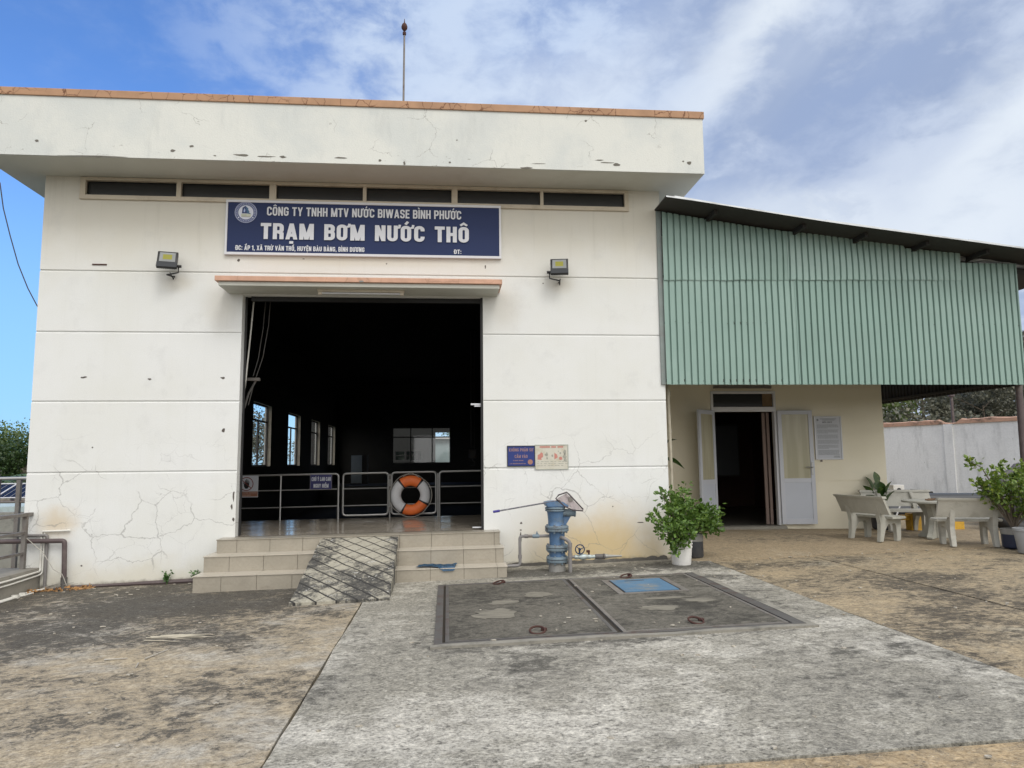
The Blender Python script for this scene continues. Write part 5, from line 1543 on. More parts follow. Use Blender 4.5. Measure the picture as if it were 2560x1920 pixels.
def sheet(bm, x0, x1, y, zlo, zhi, phase=9.2, wav=.0, th=.0015):
    pr = profile(x0, x1, y, phase=phase); rows = []
    zs = 5
    for k in range(zs):
        row = []
        for (x, yy) in pr:
            a, b_ = (zlo(x) if callable(zlo) else zlo), (zhi(x) if callable(zhi) else zhi)
            s = k / (zs - 1); z = a * (1 - s) + b_ * s
            row.append(bm.verts.new((x + .003 * mnoise.noise((x * .7, z * .9, 3)), yy + wav * mnoise.noise((x * 1.3, z * 1.5, 5)) - (.004 * mnoise.noise((x * 9, z, 1)) if k in (0, zs - 1) else 0), z + (.004 * mnoise.noise((x * 11, 2, k)) if k in (0, zs - 1) else 0))))
        rows.append(row)
    for k in range(zs - 1):
        for i in range(len(pr) - 1): bm.faces.new((rows[k][i], rows[k][i + 1], rows[k + 1][i + 1], rows[k + 1][i]))
    return bm


CY = -.030
m_sage2 = plain('faded_green_sheet', (.27, .385, .345), .42, .05, var=.07, scale=1.8, dirt=(.35, .45, .42), dirt_amt=.5, spec=.45)
m_sage3 = plain('worn_green_sheet', (.22, .33, .29), .45, .05, var=.08, scale=1.5, dirt=(.20, .28, .25), dirt_amt=.5, spec=.45)
seam = lambda x: 4.09 + .0135 * (x - 9.2)


def topz(x):
    if x < 11.2: return 5.175 - .137 * (x - 9.2)
    if x < 13.16: return 4.90 - .072 * (x - 11.2)
    return 4.665 - .075 * (x - 13.16)


for a, b_ in ((9.205, 11.36), (11.32, 13.24), (13.20, 15.12)):
    hi = (lambda x: seam(x) + .02) if b_ < 15 else (lambda x: seam(x) + .02 if x < 14.14 else 4.44)
    obj('wall_sheet', sheet(nb(), a, b_, CY - (.0 if b_ != 13.24 else .006), 2.452, hi, wav=.010), m_sage if a < 10 else m_sage3 if a < 12 else m_sage, cn)
for a, b_ in ((9.207, 11.26), (11.22, 13.16), (13.12, 14.14)):
    obj('wall_sheet', sheet(nb(), a, b_, CY - .016 - (.006 if a == 11.22 else 0), lambda x: seam(x) - .005 - (.022 * abs(mnoise.noise((x * 2.3, 0, 9)))), topz, wav=.028), m_sage if a < 10 else m_sage2, cn)
bm = nb(); box(bm, 9.135, 9.21, -.030, -.001, 2.455, 5.20, bev=.002); obj('flashing', bm, plain('grey_green_flashing', (.20, .235, .225), .6, var=.2, dirt=(.25, .2, .2), dirt_amt=.4), cn)
# screws
bm = nb(); rnd = random.Random(1)
for zz in (2.50, 3.42, 4.30):
    for k in range(57):
        x = 9.235 + k * PITCH + .034
        if zz > 4 and x > 14.1: zz_ = 3.97
        else: zz_ = zz
        if rnd.random() < .55: continue
        lathe(bm, [(.005, CY - .034), (.005, CY - .044)], (x, 0, zz_ + rnd.uniform(-.015, .015)), 6, 'y')
obj('screws', bm, m_steel_dk, cn)
# zinc strip behind the low right end
bm = nb(); n_ = 26; rows = []
for k in range(8):
    z = 4.42 + k * .030
    rows.append([bm.verts.new((14.05 + 1.5 * i / n_, .02 + (.012 if k % 2 else 0) + .03 * mnoise.noise((i * .3, k * .2, 2)), z + .05 * mnoise.noise((i * .25, 0, 7)) - .04 * i / n_)) for i in range(n_ + 1)])
for k in range(7):
    for i in range(n_): bm.faces.new((rows[k][i], rows[k][i + 1], rows[k + 1][i + 1], rows[k + 1][i]))
obj('zinc_strip', bm, m_zinc, cn)
# side cladding on the far right, seen from inside
bm = nb(); Y = []; y = -.02
while y < 7.0:
    for dd, f_ in ((0, 0), (.068, 0), (.0745, 1), (.0935, 1)): Y.append((y + dd, f_))
    y += PITCH
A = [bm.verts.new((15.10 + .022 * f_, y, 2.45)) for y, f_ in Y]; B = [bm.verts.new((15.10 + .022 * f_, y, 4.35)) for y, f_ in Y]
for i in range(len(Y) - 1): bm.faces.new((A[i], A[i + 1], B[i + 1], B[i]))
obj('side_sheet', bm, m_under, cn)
# roof sheet
rz = lambda x: 5.205 - .1365 * (x - 9.2) if x < 11.7 else 4.864 - .113 * (x - 11.7)
bm = nb(); X = []; x = 9.12
while x < 16.4: X.append(x); x += .4
for k, (yy0, yy1) in enumerate(((-.62, 8.6),)):
    A = [bm.verts.new((x, yy0 + (.0 if x > 9.3 else .02), rz(x))) for x in X]; B = [bm.verts.new((x, yy1, rz(x))) for x in X]
    A2 = [bm.verts.new((v.co.x, v.co.y, v.co.z + .022)) for v in A]; B2 = [bm.verts.new((v.co.x, v.co.y, v.co.z + .022)) for v in B]
    for i in range(len(X) - 1):
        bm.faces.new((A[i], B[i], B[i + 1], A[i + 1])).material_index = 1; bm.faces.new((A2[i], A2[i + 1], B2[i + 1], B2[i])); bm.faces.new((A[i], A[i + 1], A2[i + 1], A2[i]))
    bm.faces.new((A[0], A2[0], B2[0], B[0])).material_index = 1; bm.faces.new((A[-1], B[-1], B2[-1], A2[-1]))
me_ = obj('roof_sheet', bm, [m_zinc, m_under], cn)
bm = nb()
for a, b_ in ((11.6, 13.5), (13.9, 14.8), (9.25, 9.9)):
    prism(bm, [(a, rz(a) + .0225), (b_, rz(b_) + .0225), (b_, rz(b_) + .034), (a, rz(a) + .040)], 'y', -.60, 6)
obj('roof_overlap', bm, m_zinc, cn)
for x in (9.95, 11.35, 12.35, 13.35, 14.35, 15.4):
    z = rz(x); bm = nb(); box(bm, x - .025, x + .025, -.42, 8.4, z - .07, z - .001); obj('purlin', bm, m_steel_shaded, cn)
for yy in (-.12, 2.3):
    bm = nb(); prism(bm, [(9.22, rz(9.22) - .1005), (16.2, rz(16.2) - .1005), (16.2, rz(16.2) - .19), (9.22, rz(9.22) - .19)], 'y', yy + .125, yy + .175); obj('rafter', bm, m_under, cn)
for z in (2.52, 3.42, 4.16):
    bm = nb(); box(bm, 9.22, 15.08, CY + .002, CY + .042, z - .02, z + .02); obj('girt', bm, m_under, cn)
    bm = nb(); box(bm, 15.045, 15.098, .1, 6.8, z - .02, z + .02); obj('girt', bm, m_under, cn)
for xx, yy in ((15.16, .12), (15.16, 6.9)):
    bm = nb(); tube(bm, [(xx - .06, yy, H(15.1, yy)), (xx, yy, rz(15.1) - .19)], .052, 12); obj('post', bm, m_pipe_b, cn, True)

# ------------------------------------------------------------------ concrete benches and table on the patio


def make_bench(label, loc, ang, width, mat, gap=.60):
    """local frame: the back stands at y = 0, the seat reaches out to +Y"""
    t_ = thing('concrete_bench', label, 'bench', (0, 0, 0), 'concrete garden benches round the table')
    bm = nb(); n_ = 10; A = []
    # back slab: gently bowed, leaning out
    def back(z, th):
        lean = -.07 - .13 * (z - .44) / .27
        return [(-width / 2 + width * i / n_, lean - .05 * (1 - ((2 * i / n_ - 1) ** 2)) + th) for i in range(n_ + 1)]
    for (za, zb, th, xt) in ((.44, .70, .045, 0), (.70, .735, .075, .02)):
        lo, lo2, hi, hi2 = back(za, 0), back(za, th), back(zb, 0), back(zb, th)
        if xt: lo = [(x * 1.03, y - .015) for x, y in lo]; lo2 = [(x * 1.03, y) for x, y in lo2]; hi = [(x * 1.03, y - .015) for x, y in hi]; hi2 = [(x * 1.03, y) for x, y in hi2]
        V = [[bm.verts.new((x, y, z)) for x, y in L_] for L_, z in ((lo, za), (lo2, za), (hi2, zb), (hi, zb))]
        for i in range(n_):
            for k in range(4): bm.faces.new((V[k][i], V[k][i + 1], V[(k + 1) % 4][i + 1], V[(k + 1) % 4][i]))
        bm.faces.new([V[k][0] for k in range(4)]); bm.faces.new([V[3 - k][-1] for k in range(4)])
    obj('backrest', bm, mat, t_)
    bm = nb(); sw = width * .92
    pts = [(-sw / 2, .03), (sw / 2, .03), (sw / 2 + .02, .20), (sw / 2 - .04, .36)] + [(sw / 2 - .04 - (sw - .08) * i / 8, .36 + .05 * math.sin(math.pi * i / 8)) for i in range(1, 8)] + [(-sw / 2 + .04, .36), (-sw / 2 - .02, .20)]
    prism(bm, pts, 'z', .365, .405, bev=.008); obj('seat', bm, mat, t_)
    for s in (-1, 1):
        x = s * gap / 2
        bm = nb()
        prof = [(-.13, 0), (-.045, 0), (-.035, .10), (.0, .20), (.06, .28), (.20, .30), (.235, .26), (.245, .12), (.225, 0), (.30, 0), (.325, .03), (.315, .10), (.325, .30), (.345, .364), (.02, .364), (-.02, .42), (-.075, .60), (-.145, .70), (-.205, .695), (-.165, .58), (-.12, .44), (-.085, .30), (-.10, .15)]
        prism(bm, prof, 'x', x - .035, x + .035, bev=.008)
        obj('leg', bm, mat, t_)
    t_.location = loc; t_.rotation_euler = (0, 0, R(ang))
    return t_


gz = lambda x, y: H(x, y) + .012
make_bench('concrete bench with its bowed back near the cream wall, left of the table', (12.83, .80, gz(12.9, .8)), -76, 1.0, m_terr)
make_bench('concrete bench with its back to the camera, in front of the round table', (13.82, -.26, gz(13.8, -.2)), -14, 1.02, m_terr2)
make_bench('concrete bench facing the camera, behind the round table', (14.18, 2.0, gz(14.1, 1.8)), 172, 1.25, m_terr2)
TX, TY = 13.98, .80; tz = gz(TX, TY)
t_ = thing('concrete_table', 'round concrete garden table on a waisted foot between the three benches', 'table', (TX, TY, tz))
bm = nb(); lathe(bm, [(.40, tz + .585), (.46, tz + .590), (.465, tz + .615), (.455, tz + .625)], (TX, TY, 0), 40); obj('tabletop', bm, m_terr, t_, True)
for k in range(3):
    a = R(100 + 120 * k); bm = nb()
    prism(bm, [(.02, 0.0), (.30, 0), (.32, .03), (.22, .09), (.13, .22), (.12, .34), (.20, .48), (.33, .584), (.02, .584)], 'y', -.04, .04, bev=.008)
    bmesh.ops.transform(bm, matrix=Matrix.Translation((TX, TY, tz)) @ Matrix.Rotation(a, 4, 'Z'), verts=bm.verts); obj('leg', bm, m_terr, t_)
rnd = random.Random(3); bm = nb()
for k in range(7):
    p0 = Vector((TX - .22 + k * .05, TY - .12 + rnd.uniform(-.03, .05), tz + .640)); pts = [p0 + Vector((rnd.uniform(.03, .07) * i, rnd.uniform(-.02, .02), rnd.uniform(-.005, .014))) for i in range(4)]
    tube(bm, pts, [.012, .016, .013, .007], 6)
tag(obj('dried_root', bm, m_wood, None, True), 'gnarled dry brown root lying on the round concrete table', 'root')
# yellow painted blocks under the far bench
for (x, y, w_, h_, lab) in ((14.52, 2.12, .20, .32, 'upright yellow painted block under the left end of the far bench'), (15.25, 2.25, .62, .17, 'long low yellow painted block to the right of the far bench')):
    bm = nb(); z = H(x, y); box(bm, x - w_ / 2, x + w_ / 2, y - .09, y + .09, z - .01, z + h_, bev=.012)
    if h_ > .3: box(bm, x - .26, x - .1002, y - .06, y + .06, z + h_ - .12, z + h_ - .03, bev=.01)
    else: prism(bm, [(x - .10, z + .0), (x + .0, z + .0), (x + .0, z + .08), (x - .10, z + .08)], 'y', y - .12, y - .0901)
    tag(obj('yellow_block', bm, m_yellow), lab, 'block', 'yellow painted blocks by the benches')


# ------------------------------------------------------------------ potted plants
def bush_leaves(rnd, tips, n, spread, L=(.045, .085), up=.15, droop=.35):
    out = []
    for _ in range(n):
        a, b_ = tips[rnd.randrange(len(tips))]
        s = rnd.random() ** .6; p_ = a.lerp(b_, s) + Vector((rnd.gauss(0, spread), rnd.gauss(0, spread), rnd.gauss(0, spread)))
        d = ((p_ - a).normalized() * .5 + rdir(rnd, up) * .9).normalized(); l = rnd.uniform(*L)
        out.append((p_, d, perp(d, rnd), l, l * .62, rnd.uniform(0, droop)))
    return out


def branches(rnd, base, targets, r0=.012, mat=None, parent=None, name='stems'):
    bm = nb(); tips = []
    for tg in targets:
        tg = Vector(tg); m1 = base.lerp(tg, .4) + Vector((rnd.uniform(-.03, .03), rnd.uniform(-.03, .03), .03))
        pts = [base, m1, m1.lerp(tg, .55) + Vector((rnd.uniform(-.02, .02), rnd.uniform(-.02, .02), .015)), tg]
        tube(bm, pts, [r0, r0 * .7, r0 * .5, r0 * .25], 6)
        tips += [(pts[1], pts[2]), (pts[2], pts[3]), (pts[2], pts[3])]
        for k in range(2):
            s = pts[2].lerp(pts[3], rnd.random() * .6); e = s + rdir(rnd, .2) * rnd.uniform(.06, .13); tube(bm, [s, e], [r0 * .35, r0 * .15], 5); tips.append((s, e))
    return bm, tips


# white paint bucket with a leafy shrub
px, py = 9.16, -.60; pz = H(px, py) + .008
t_ = thing('bucket_plant', 'bushy bougainvillea growing in a white plastic bucket at the corner of the white wall', 'potted plant', (px, py, pz))
bm = nb(); lathe(bm, [(.128, pz), (.132, pz + .01), (.150, pz + .235), (.158, pz + .24), (.158, pz + .252), (.151, pz + .256), (.152, pz + .278), (.160, pz + .282), (.160, pz + .294), (.153, pz + .298), (.154, pz + .32), (.163, pz + .324), (.163, pz + .338), (.150, pz + .338), (.146, pz + .28)], (px, py, 0), 36, cap=True)
obj('bucket', bm, m_white, t_, True)
bm = nb(); lathe(bm, [(.147, pz + .27), (.147, pz + .295)], (px, py, 0), 24); obj('soil', bm, m_soil, t_)
rnd = random.Random(21); base = Vector((px, py, pz + .29))
tg = [(9.0, -.75, .58), (8.86, -.72, .44), (8.72, -.70, .50), (8.92, -.85, .20), (9.0, -.88, .08), (9.12, -.86, .38), (9.24, -.82, .42), (9.36, -.66, .48), (9.18, -.50, .72), (9.12, -.4, .82), (9.28, -.35, .92), (9.06, -.62, .66), (9.30, -.6, .64), (8.82, -.9, .34), (8.95, -.95, .36), (9.20, -.9, .28), (8.93, -.5, .86)]
bm, tips = branches(rnd, base, tg, .012); obj('stems', bm, m_bark, t_)
lv = bush_leaves(rnd, tips, 950, .040, (.045, .10)) + bush_leaves(rnd, [(Vector((9.1, -.62, .45)), Vector((9.2, -.6, .75))), (Vector((8.85, -.7, .35)), Vector((9.3, -.65, .45)))], 260, .085, (.045, .08))
obj('leaves', leaf_mesh(lv), m_leaf, t_)
# second pot with shrub, charcoal with a cement rim
px, py = 9.52, -.10; pz = H(px, py) + .010
t_ = thing('potted_shrub', 'shrub in a charcoal pot with a cement rim, just behind the white bucket', 'potted plant', (px, py, pz))
bm = nb(); lathe(bm, [(.128, pz), (.140, pz + .02), (.138, pz + .24)], (px, py, 0), 30); obj('pot', bm, m_darkplastic, t_, True)
bm = nb(); lathe(bm, [(.142, pz + .235), (.144, pz + .33), (.130, pz + .345), (.115, pz + .345), (.112, pz + .31)], (px, py, 0), 30); obj('rim', bm, m_conc, t_, True)
bm = nb(); lathe(bm, [(.113, pz + .30), (.113, pz + .325)], (px, py, 0), 24); obj('soil', bm, m_soil, t_)
base = Vector((px, py, pz + .32)); rnd = random.Random(33)
tg = [(9.62, -.25, .60), (9.72, -.22, .56), (9.80, -.18, .48), (9.82, -.28, .38), (9.74, -.35, .34), (9.66, -.4, .40), (9.80, -.1, .34), (9.55, -.3, .50), (9.48, -.2, .64)]
bm, tips = branches(rnd, base, tg, .012); obj('stems', bm, m_bark, t_)
lv = bush_leaves(rnd, tips, 700, .042, (.045, .10)) + bush_leaves(rnd, [(Vector((9.55, -.25, .45)), Vector((9.8, -.22, .5)))], 260, .085, (.045, .08))
obj('leaves', leaf_mesh(lv), m_leaf, t_)


def paddle_plant(name, label, loc, specs, pot=True, potmat=None):
    x, y, z = loc
    t_ = thing(name, label, 'potted plant', loc)
    if pot:
        bm = nb(); lathe(bm, [(.12, z), (.17, z + .05), (.185, z + .28), (.20, z + .30), (.20, z + .33), (.175, z + .33), (.17, z + .28)], (x, y, 0), 26); obj('pot', bm, potmat or m_darkplastic, t_, True)
        bm = nb(); lathe(bm, [(.171, z + .27), (.171, z + .30)], (x, y, 0), 20); obj('soil', bm, m_soil, t_)
    bm = nb(); vs = []; fs = []
    for sp_ in specs:
        az_, el_, L_, Wd_, st = sp_[:5]
        d = Vector((math.cos(R(az_)) * math.cos(R(el_)), math.sin(R(az_)) * math.cos(R(el_)), math.sin(R(el_))))
        b_ = Vector((x, y, z + (.28 if pot else 0))); e = b_ + d * st + Vector((0, 0, st * .2))
        tube(bm, [b_, b_.lerp(e, .5) + Vector((0, 0, .03)), e], [.010, .008, .006], 6)
        if len(sp_) > 5: d = Vector((math.cos(R(az_)) * math.cos(R(sp_[5])), math.sin(R(az_)) * math.cos(R(sp_[5])), math.sin(R(sp_[5]))))
        s = Vector((-math.sin(R(az_)), math.cos(R(az_)), 0)); s = (s + d.cross(s) * .25).normalized(); n = d.cross(s).normalized(); n = -n if n.z < 0 else n
        k0 = len(vs); m_ = 8
        for i in range(m_ + 1):
            u = i / m_; wd = Wd_ * math.sin(math.pi * min(1, .06 + .94 * u) ** .85) * .5; c = e + d * L_ * u - Vector((0, 0, 1)) * L_ * .28 * u * u
            vs += [c - s * wd + n * wd * .35, c, c + s * wd + n * wd * .35]
        for i in range(m_):
            a = k0 + i * 3; fs += [(a, a + 1, a + 4, a + 3), (a + 1, a + 2, a + 5, a + 4)]
    obj('stems', bm, m_weed, t_); obj('leaves', (vs, fs), m_paddle, t_, 'keep')
    return t_


paddle_plant('broad_leaf_plant', 'dark green plant with broad paddle leaves behind the left concrete bench', (13.98, 2.25, H(14, 2.2)),
             [(170, 62, .34, .20, .32), (200, 48, .30, .17, .26), (120, 70, .36, .20, .42), (60, 66, .36, .22, .36), (20, 50, .32, .20, .30), (-60, 60, .30, .19, .26), (-100, 74, .30, .18, .30), (250, 55, .26, .15, .24), (300, 70, .34, .18, .36), (90, 80, .34, .17, .48), (150, 40, .26, .15, .2)])
paddle_plant('corner_plant', 'tall plant with two large leaves beside the drainpipe in the shaded corner', (9.50, 1.35, H(9.5, 1.35)),
             [(-8, 87, .30, .14, 1.10, 38), (-20, 86, .34, .26, .90, -12), (60, 80, .3, .16, .55, 50), (-75, 84, .32, .22, .45, 30), (-120, 84, .3, .2, .8, 40)], potmat=m_darkplastic)

# shrubs at the far right, in a navy pot and a grey pot
px, py = 14.22, -.62; pz = H(px, py) + .01
t_ = thing('navy_pot_shrub', 'sprawling yellow green shrub in a navy pot with a grey rim beside the front bench', 'potted plant', (px, py, pz))
bm = nb(); lathe(bm, [(.145, pz), (.165, pz + .02), (.172, pz + .21)], (px, py, 0), 30); obj('pot', bm, m_navy, t_, True)
bm = nb(); lathe(bm, [(.176, pz + .205), (.180, pz + .28), (.150, pz + .285), (.15, pz + .25)], (px, py, 0), 30); obj('rim', bm, m_conc, t_, True)
bm = nb(); lathe(bm, [(.151, pz + .24), (.151, pz + .262)], (px, py, 0), 20); obj('soil', bm, m_soil, t_)
rnd = random.Random(51); base = Vector((px, py, pz + .26))
tg = [(13.72, -.6, .95), (13.74, -.62, .86), (13.92, -.7, .92), (14.0, -.6, 1.10), (13.85, -.8, .80), (14.15, -.5, 1.18), (14.3, -.7, 1.10), (14.45, -.6, 1.20), (14.1, -.8, .88), (14.35, -.8, .62), (14.5, -.7, .52), (14.3, -.85, .72), (14.55, -.6, .95)]
bm, tips = branches(rnd, base, tg, .014); tube(bm, [base, Vector((14.0, -.6, .8)), Vector((13.80, -.6, 1.15)), Vector((13.66, -.6, 1.22))], [.012, .010, .008, .004], 6)
obj('stems', bm, m_bark, t_)
tips += [(Vector((13.80, -.6, 1.14)), Vector((13.66, -.6, 1.23)))] * 3
obj('leaves', leaf_mesh(bush_leaves(rnd, tips, 1100, .045, (.05, .095), up=.3)), m_leaf2, t_)
px, py = 14.0, -1.15; pz = H(px, py) + .01
t_ = thing('grey_pot_shrub', 'shrub in a pale grey pot at the right edge of the view', 'potted plant', (px, py, pz))
bm = nb(); lathe(bm, [(.14, pz), (.15, pz + .01), (.185, pz + .30), (.20, pz + .31), (.20, pz + .345), (.18, pz + .345), (.175, pz + .31)], (px, py, 0), 30); obj('pot', bm, plain('pale_grey_pot', (.36, .37, .38), .6, var=.1, dirt=(.25, .24, .2), dirt_amt=.5), t_, True)
bm = nb(); lathe(bm, [(.176, pz + .30), (.176, pz + .32)], (px, py, 0), 20); obj('soil', bm, m_soil, t_)
rnd = random.Random(52); base = Vector((px, py, pz + .32)); tg = [(14.25, -1.1, .75), (14.15, -1.0, .95), (14.3, -1.2, .6), (14.1, -1.3, .8), (14.2, -.9, 1.05)]
bm, tips = branches(rnd, base, tg, .012); obj('stems', bm, m_bark, t_)
obj('leaves', leaf_mesh(bush_leaves(rnd, tips, 420, .05, (.05, .09), up=.3)), m_leaf2, t_)

# weeds at the foot of the wall
for (x, y, h_, label, seed) in ((1.97, -.05, .19, 'small green weed sprouting at the foot of the wall, the one farther from the steps', 1), (2.37, -.06, .19, 'small green weed sprouting right beside the tiled steps', 2)):
    rnd = random.Random(seed * 9); z = H(x, y); t_ = thing('weed', label, 'weed', (x, y, z), 'weeds along the wall')
    bm = nb(); L_ = []
    for k in range(6):
        tp = Vector((x + rnd.uniform(-.07, .07), y - rnd.uniform(0, .07), z + h_ * rnd.uniform(.55, 1))); tube(bm, [(x, y, z - .01), tuple(Vector((x, y, z)).lerp(tp, .5) + Vector((0, 0, .02))), tp], [.004, .003, .002], 5)
        for q in range(8):
            d = rdir(rnd, .25); l = rnd.uniform(.03, .055); L_.append((Vector((x, y, z)).lerp(tp, rnd.uniform(.35, 1)), d, perp(d, rnd), l, l * .65, rnd.uniform(0, .3)))
    obj('stems', bm, m_weed, t_); obj('leaves', leaf_mesh(L_), m_weed, t_)
# half-buried dark pipe along the wall foot
bm = nb(); tube(bm, [(.66, -.025, H(.6, 0) + .018), (1.3, -.02, H(1.3, 0) + .018), (2.0, -.025, H(2, 0) + .022), (2.6, -.02, H(2.6, 0) + .022)], [.022, .022, .034, .034], 8)
tag(obj('wall_foot_pipe', bm, m_pipe_b), 'dark pipe lying along the foot of the white wall left of the steps', 'pipe')

# ------------------------------------------------------------------ left edge: kerb wall, handrail, pipes
bm = nb(); prism(bm, [(-.30, -.75), (.272, -.75), (.268, -.10), (.255, -.092), (-.30, -.085)], 'y', -9.0, -.004, bev=.01)
kb = obj('kerb_wall', bm, [m_curb], None); tag(kb, 'low mossy concrete kerb wall running towards the camera at the left edge', 'kerb wall')
t_ = thing('handrail', 'weathered steel handrail of square tubes standing on the low kerb wall at left', 'handrail', (.10, -.5, -.09))
bm = nb(); box(bm, .06, .13, -9, -.005, .618, .665, bev=.006); obj('top_rail', bm, m_steel_old, t_)
for z in (.395, .12): bm = nb(); box(bm, .078, .112, -9, -.10, z - .018, z + .018); obj('rail', bm, m_steel_old, t_)
for y in (-.13, -2.1, -4.1, -6.1): bm = nb(); box(bm, .068, .122, y - .027, y + .027, -.10, .618); obj('post', bm, m_steel_old, t_)
t_ = thing('handrail', 'second grey tube railing crossing behind the kerb wall beyond the building corner', 'handrail', (-2, 1.5, -.5), None)
bm = nb(); tube(bm, [(-3.2, 1.5, 1.10), (-.80, 1.5, 1.115)], .028, 8); tube(bm, [(-.80, 1.5, 1.115), (-.02, 1.52, 1.115)], .022, 8); obj('top_rail', bm, m_steel, t_)
for z in (.74, .26): bm = nb(); tube(bm, [(-3.2, 1.5, z), (-.75, 1.5, z)], .018, 8); obj('rail', bm, m_steel_old, t_)
for x in (-.93, -1.25, -2.4): bm = nb(); box(bm, x - .03, x + .03, 1.47, 1.53, -2.1, 1.09); obj('post', bm, m_steel_old, t_)
t_ = thing('pvc_pipes', 'pair of thin white plastic pipes bracketed down the wall corner and along the kerb', 'pipe', (.2, -.5, -.3))
bm = nb(); tube(bm, bend([(.635, -.028, .410), (.262, -.028, .402), (.270, -.028, -.115), (.284, -.06, -.135), (.284, -.75, -.150), (.284, -9, -.17)], .02), .013, 8); obj('pipe', bm, m_pipe_w, t_, True)
bm = nb(); tube(bm, bend([(.300, -.022, .385), (.302, -.030, -.160), (.284, -.08, -.185), (.284, -.75, -.205), (.284, -9, -.24)], .02), .011, 8); obj('pipe', bm, m_pipe_w, t_, True)
bm = nb(); tube(bm, bend([(.42, -.08, -.365), (.31, -.25, -.37), (.31, -9, -.37)], .05), .014, 8); tube(bm, bend([(.37, -.35, -.375), (.34, -.7, -.375), (.345, -9, -.37)], .05), .012, 8)
for y in (-.5, -.66): box(bm, .285, .365, y - .02, y + .02, -.395, -.345)
obj('ground_pipe', bm, m_pipe_w, t_, True)
t_ = thing('brown_pipe', 'thick brown painted pipe with an elbow standing against the left end of the wall', 'pipe', (.6, -.08, -.38))
bm = nb(); tube(bm, bend([(-1.6, -.085, .285), (.600, -.085, .275), (.625, -.085, -.35)], .04), .032, 12); obj('pipe', bm, m_pipe_b, t_, True)
bm = nb(); box(bm, .50, .76, -.17, -.01, -.395, -.352, bev=.006); lathe(bm, [(.042, -.36), (.042, -.22)], (.621, -.085, 0), 12); obj('base_flange', bm, m_steel_dk, t_)
bm = nb(); tube(bm, bend([(-1.6, -.035, .345), (.345, -.035, .350), (.345, -.035, -.37)], .04), .020, 10); tag(obj('thin_pipe', bm, m_pipe_g, None, True), 'thin grey pipe dropping down the wall just left of the brown pipe', 'pipe')
bm = nb(); tube(bm, [(-.03, .04, .43), (.10, -.12, .34), (.36, -.14, .12), (.50, -.14, -.10), (.62, -.14, -.17), (.68, -.13, -.32)], .006, 6); tag(obj('loose_cord', bm, m_rope), 'pale cord hanging loosely across the pipes at the left corner', 'cord')
# swept dry leaves and twigs
rnd = random.Random(77); L_ = []
for k in range(230):
    x = .24 + rnd.random() ** 1.3 * .75; y = -.06 - abs(rnd.gauss(0, .10)) - (.25 if x < .4 else 0) * rnd.random(); l = rnd.uniform(.03, .075); d = rdir(rnd, .1); d.z *= .35; d.normalize()
    L_.append((Vector((x, y, H(x, y) + rnd.uniform(.004, .03))), d, perp(d, rnd), l, l * .45, .1))
o_ = obj('dry_leaves', leaf_mesh(L_), m_dryleaf); tag(o_, 'drift of orange brown dry leaves swept into the left wall corner', 'leaves', kind='stuff')
bm = nb()
for k in range(7):
    a = Vector((.36 + k * .02, -.12, H(.4, 0) + .03)); tube(bm, [a, a + Vector((.15 + .03 * k, -.03 + .01 * k, .05 + .01 * (k % 3)))], [.006, .003], 5)
tag(obj('twig_bundle', bm, m_rope), 'bundle of pale straw twigs at the foot of the grey pipe', 'twigs')


MX_LITTER = (5.75, 9.03)


def stick(name, label, pts, r, mat=m_rope):
    bm = nb(); P_ = [Vector((x, y, H(x, y) + .006 + r)) for x, y in pts]; tube(bm, P_, [r] + [r * .9] * (len(P_) - 2) + [r * .5], 5); tag(obj(name, bm, mat), label, 'stick', 'pale sticks on the left slab')


stick('stick', 'short straight pale stick lying on the dark stained slab', [(3.02, -4.18), (3.2, -4.17)], .007)
stick('stick', 'bent pale stick on the left slab, its upper piece', [(3.36, -4.22), (3.44, -3.95)], .007)
stick('stick', 'short pale twig below the bent stick on the left slab', [(3.36, -4.35), (3.40, -4.5)], .006)
bm = nb(); rnd = random.Random(61)
for k in range(260):
    x = rnd.uniform(.6, 13.5); y = -rnd.uniform(.2, 7.2) if k % 3 else -abs(rnd.gauss(0, .5)) - .15
    if 2.5 < x < 6.7 and y > -2.3: continue
    r_ = rnd.uniform(.006, .017); z = H(x, y) + .010
    if MX_LITTER[0] < x < MX_LITTER[1] and -4.4 < y < -1.4: z += .024
    pts = irregular(x, y, r_ * rnd.uniform(.7, 1.8), r_, 6, .35, rnd); prism(bm, pts, 'z', z - .004, z + rnd.uniform(.001, .006))
tag(obj('litter', bm, plain('pale_litter', (.40, .37, .31), .9, var=.6, scale=40, dirt=(.12, .08, .04), dirt_amt=1.0)), 'scattered crumbs of mortar and dry bits lying over the concrete yard', 'litter', kind='stuff')
# straw fan: flattened palm broom marks
bm = nb(); rnd = random.Random(6)
for k in range(11):
    a = Vector((3.30 + rnd.uniform(-.25, .05), -3.45 + rnd.uniform(-.14, .10), 0)); b_ = a + Vector((rnd.uniform(.25, .45), -.10 + rnd.uniform(-.10, .1), 0)); a.z = H(a.x, a.y) + .012; b_.z = H(b_.x, b_.y) + .012
    tube(bm, [a, a.lerp(b_, .5) + Vector((0, 0, .006)), b_], [.0045, .004, .0015], 4)
tag(obj('straw', bm, plain('straw', (.46, .42, .33), .9, var=.2), None), 'flattened bunch of pale straw lying on the left slab', 'straw')

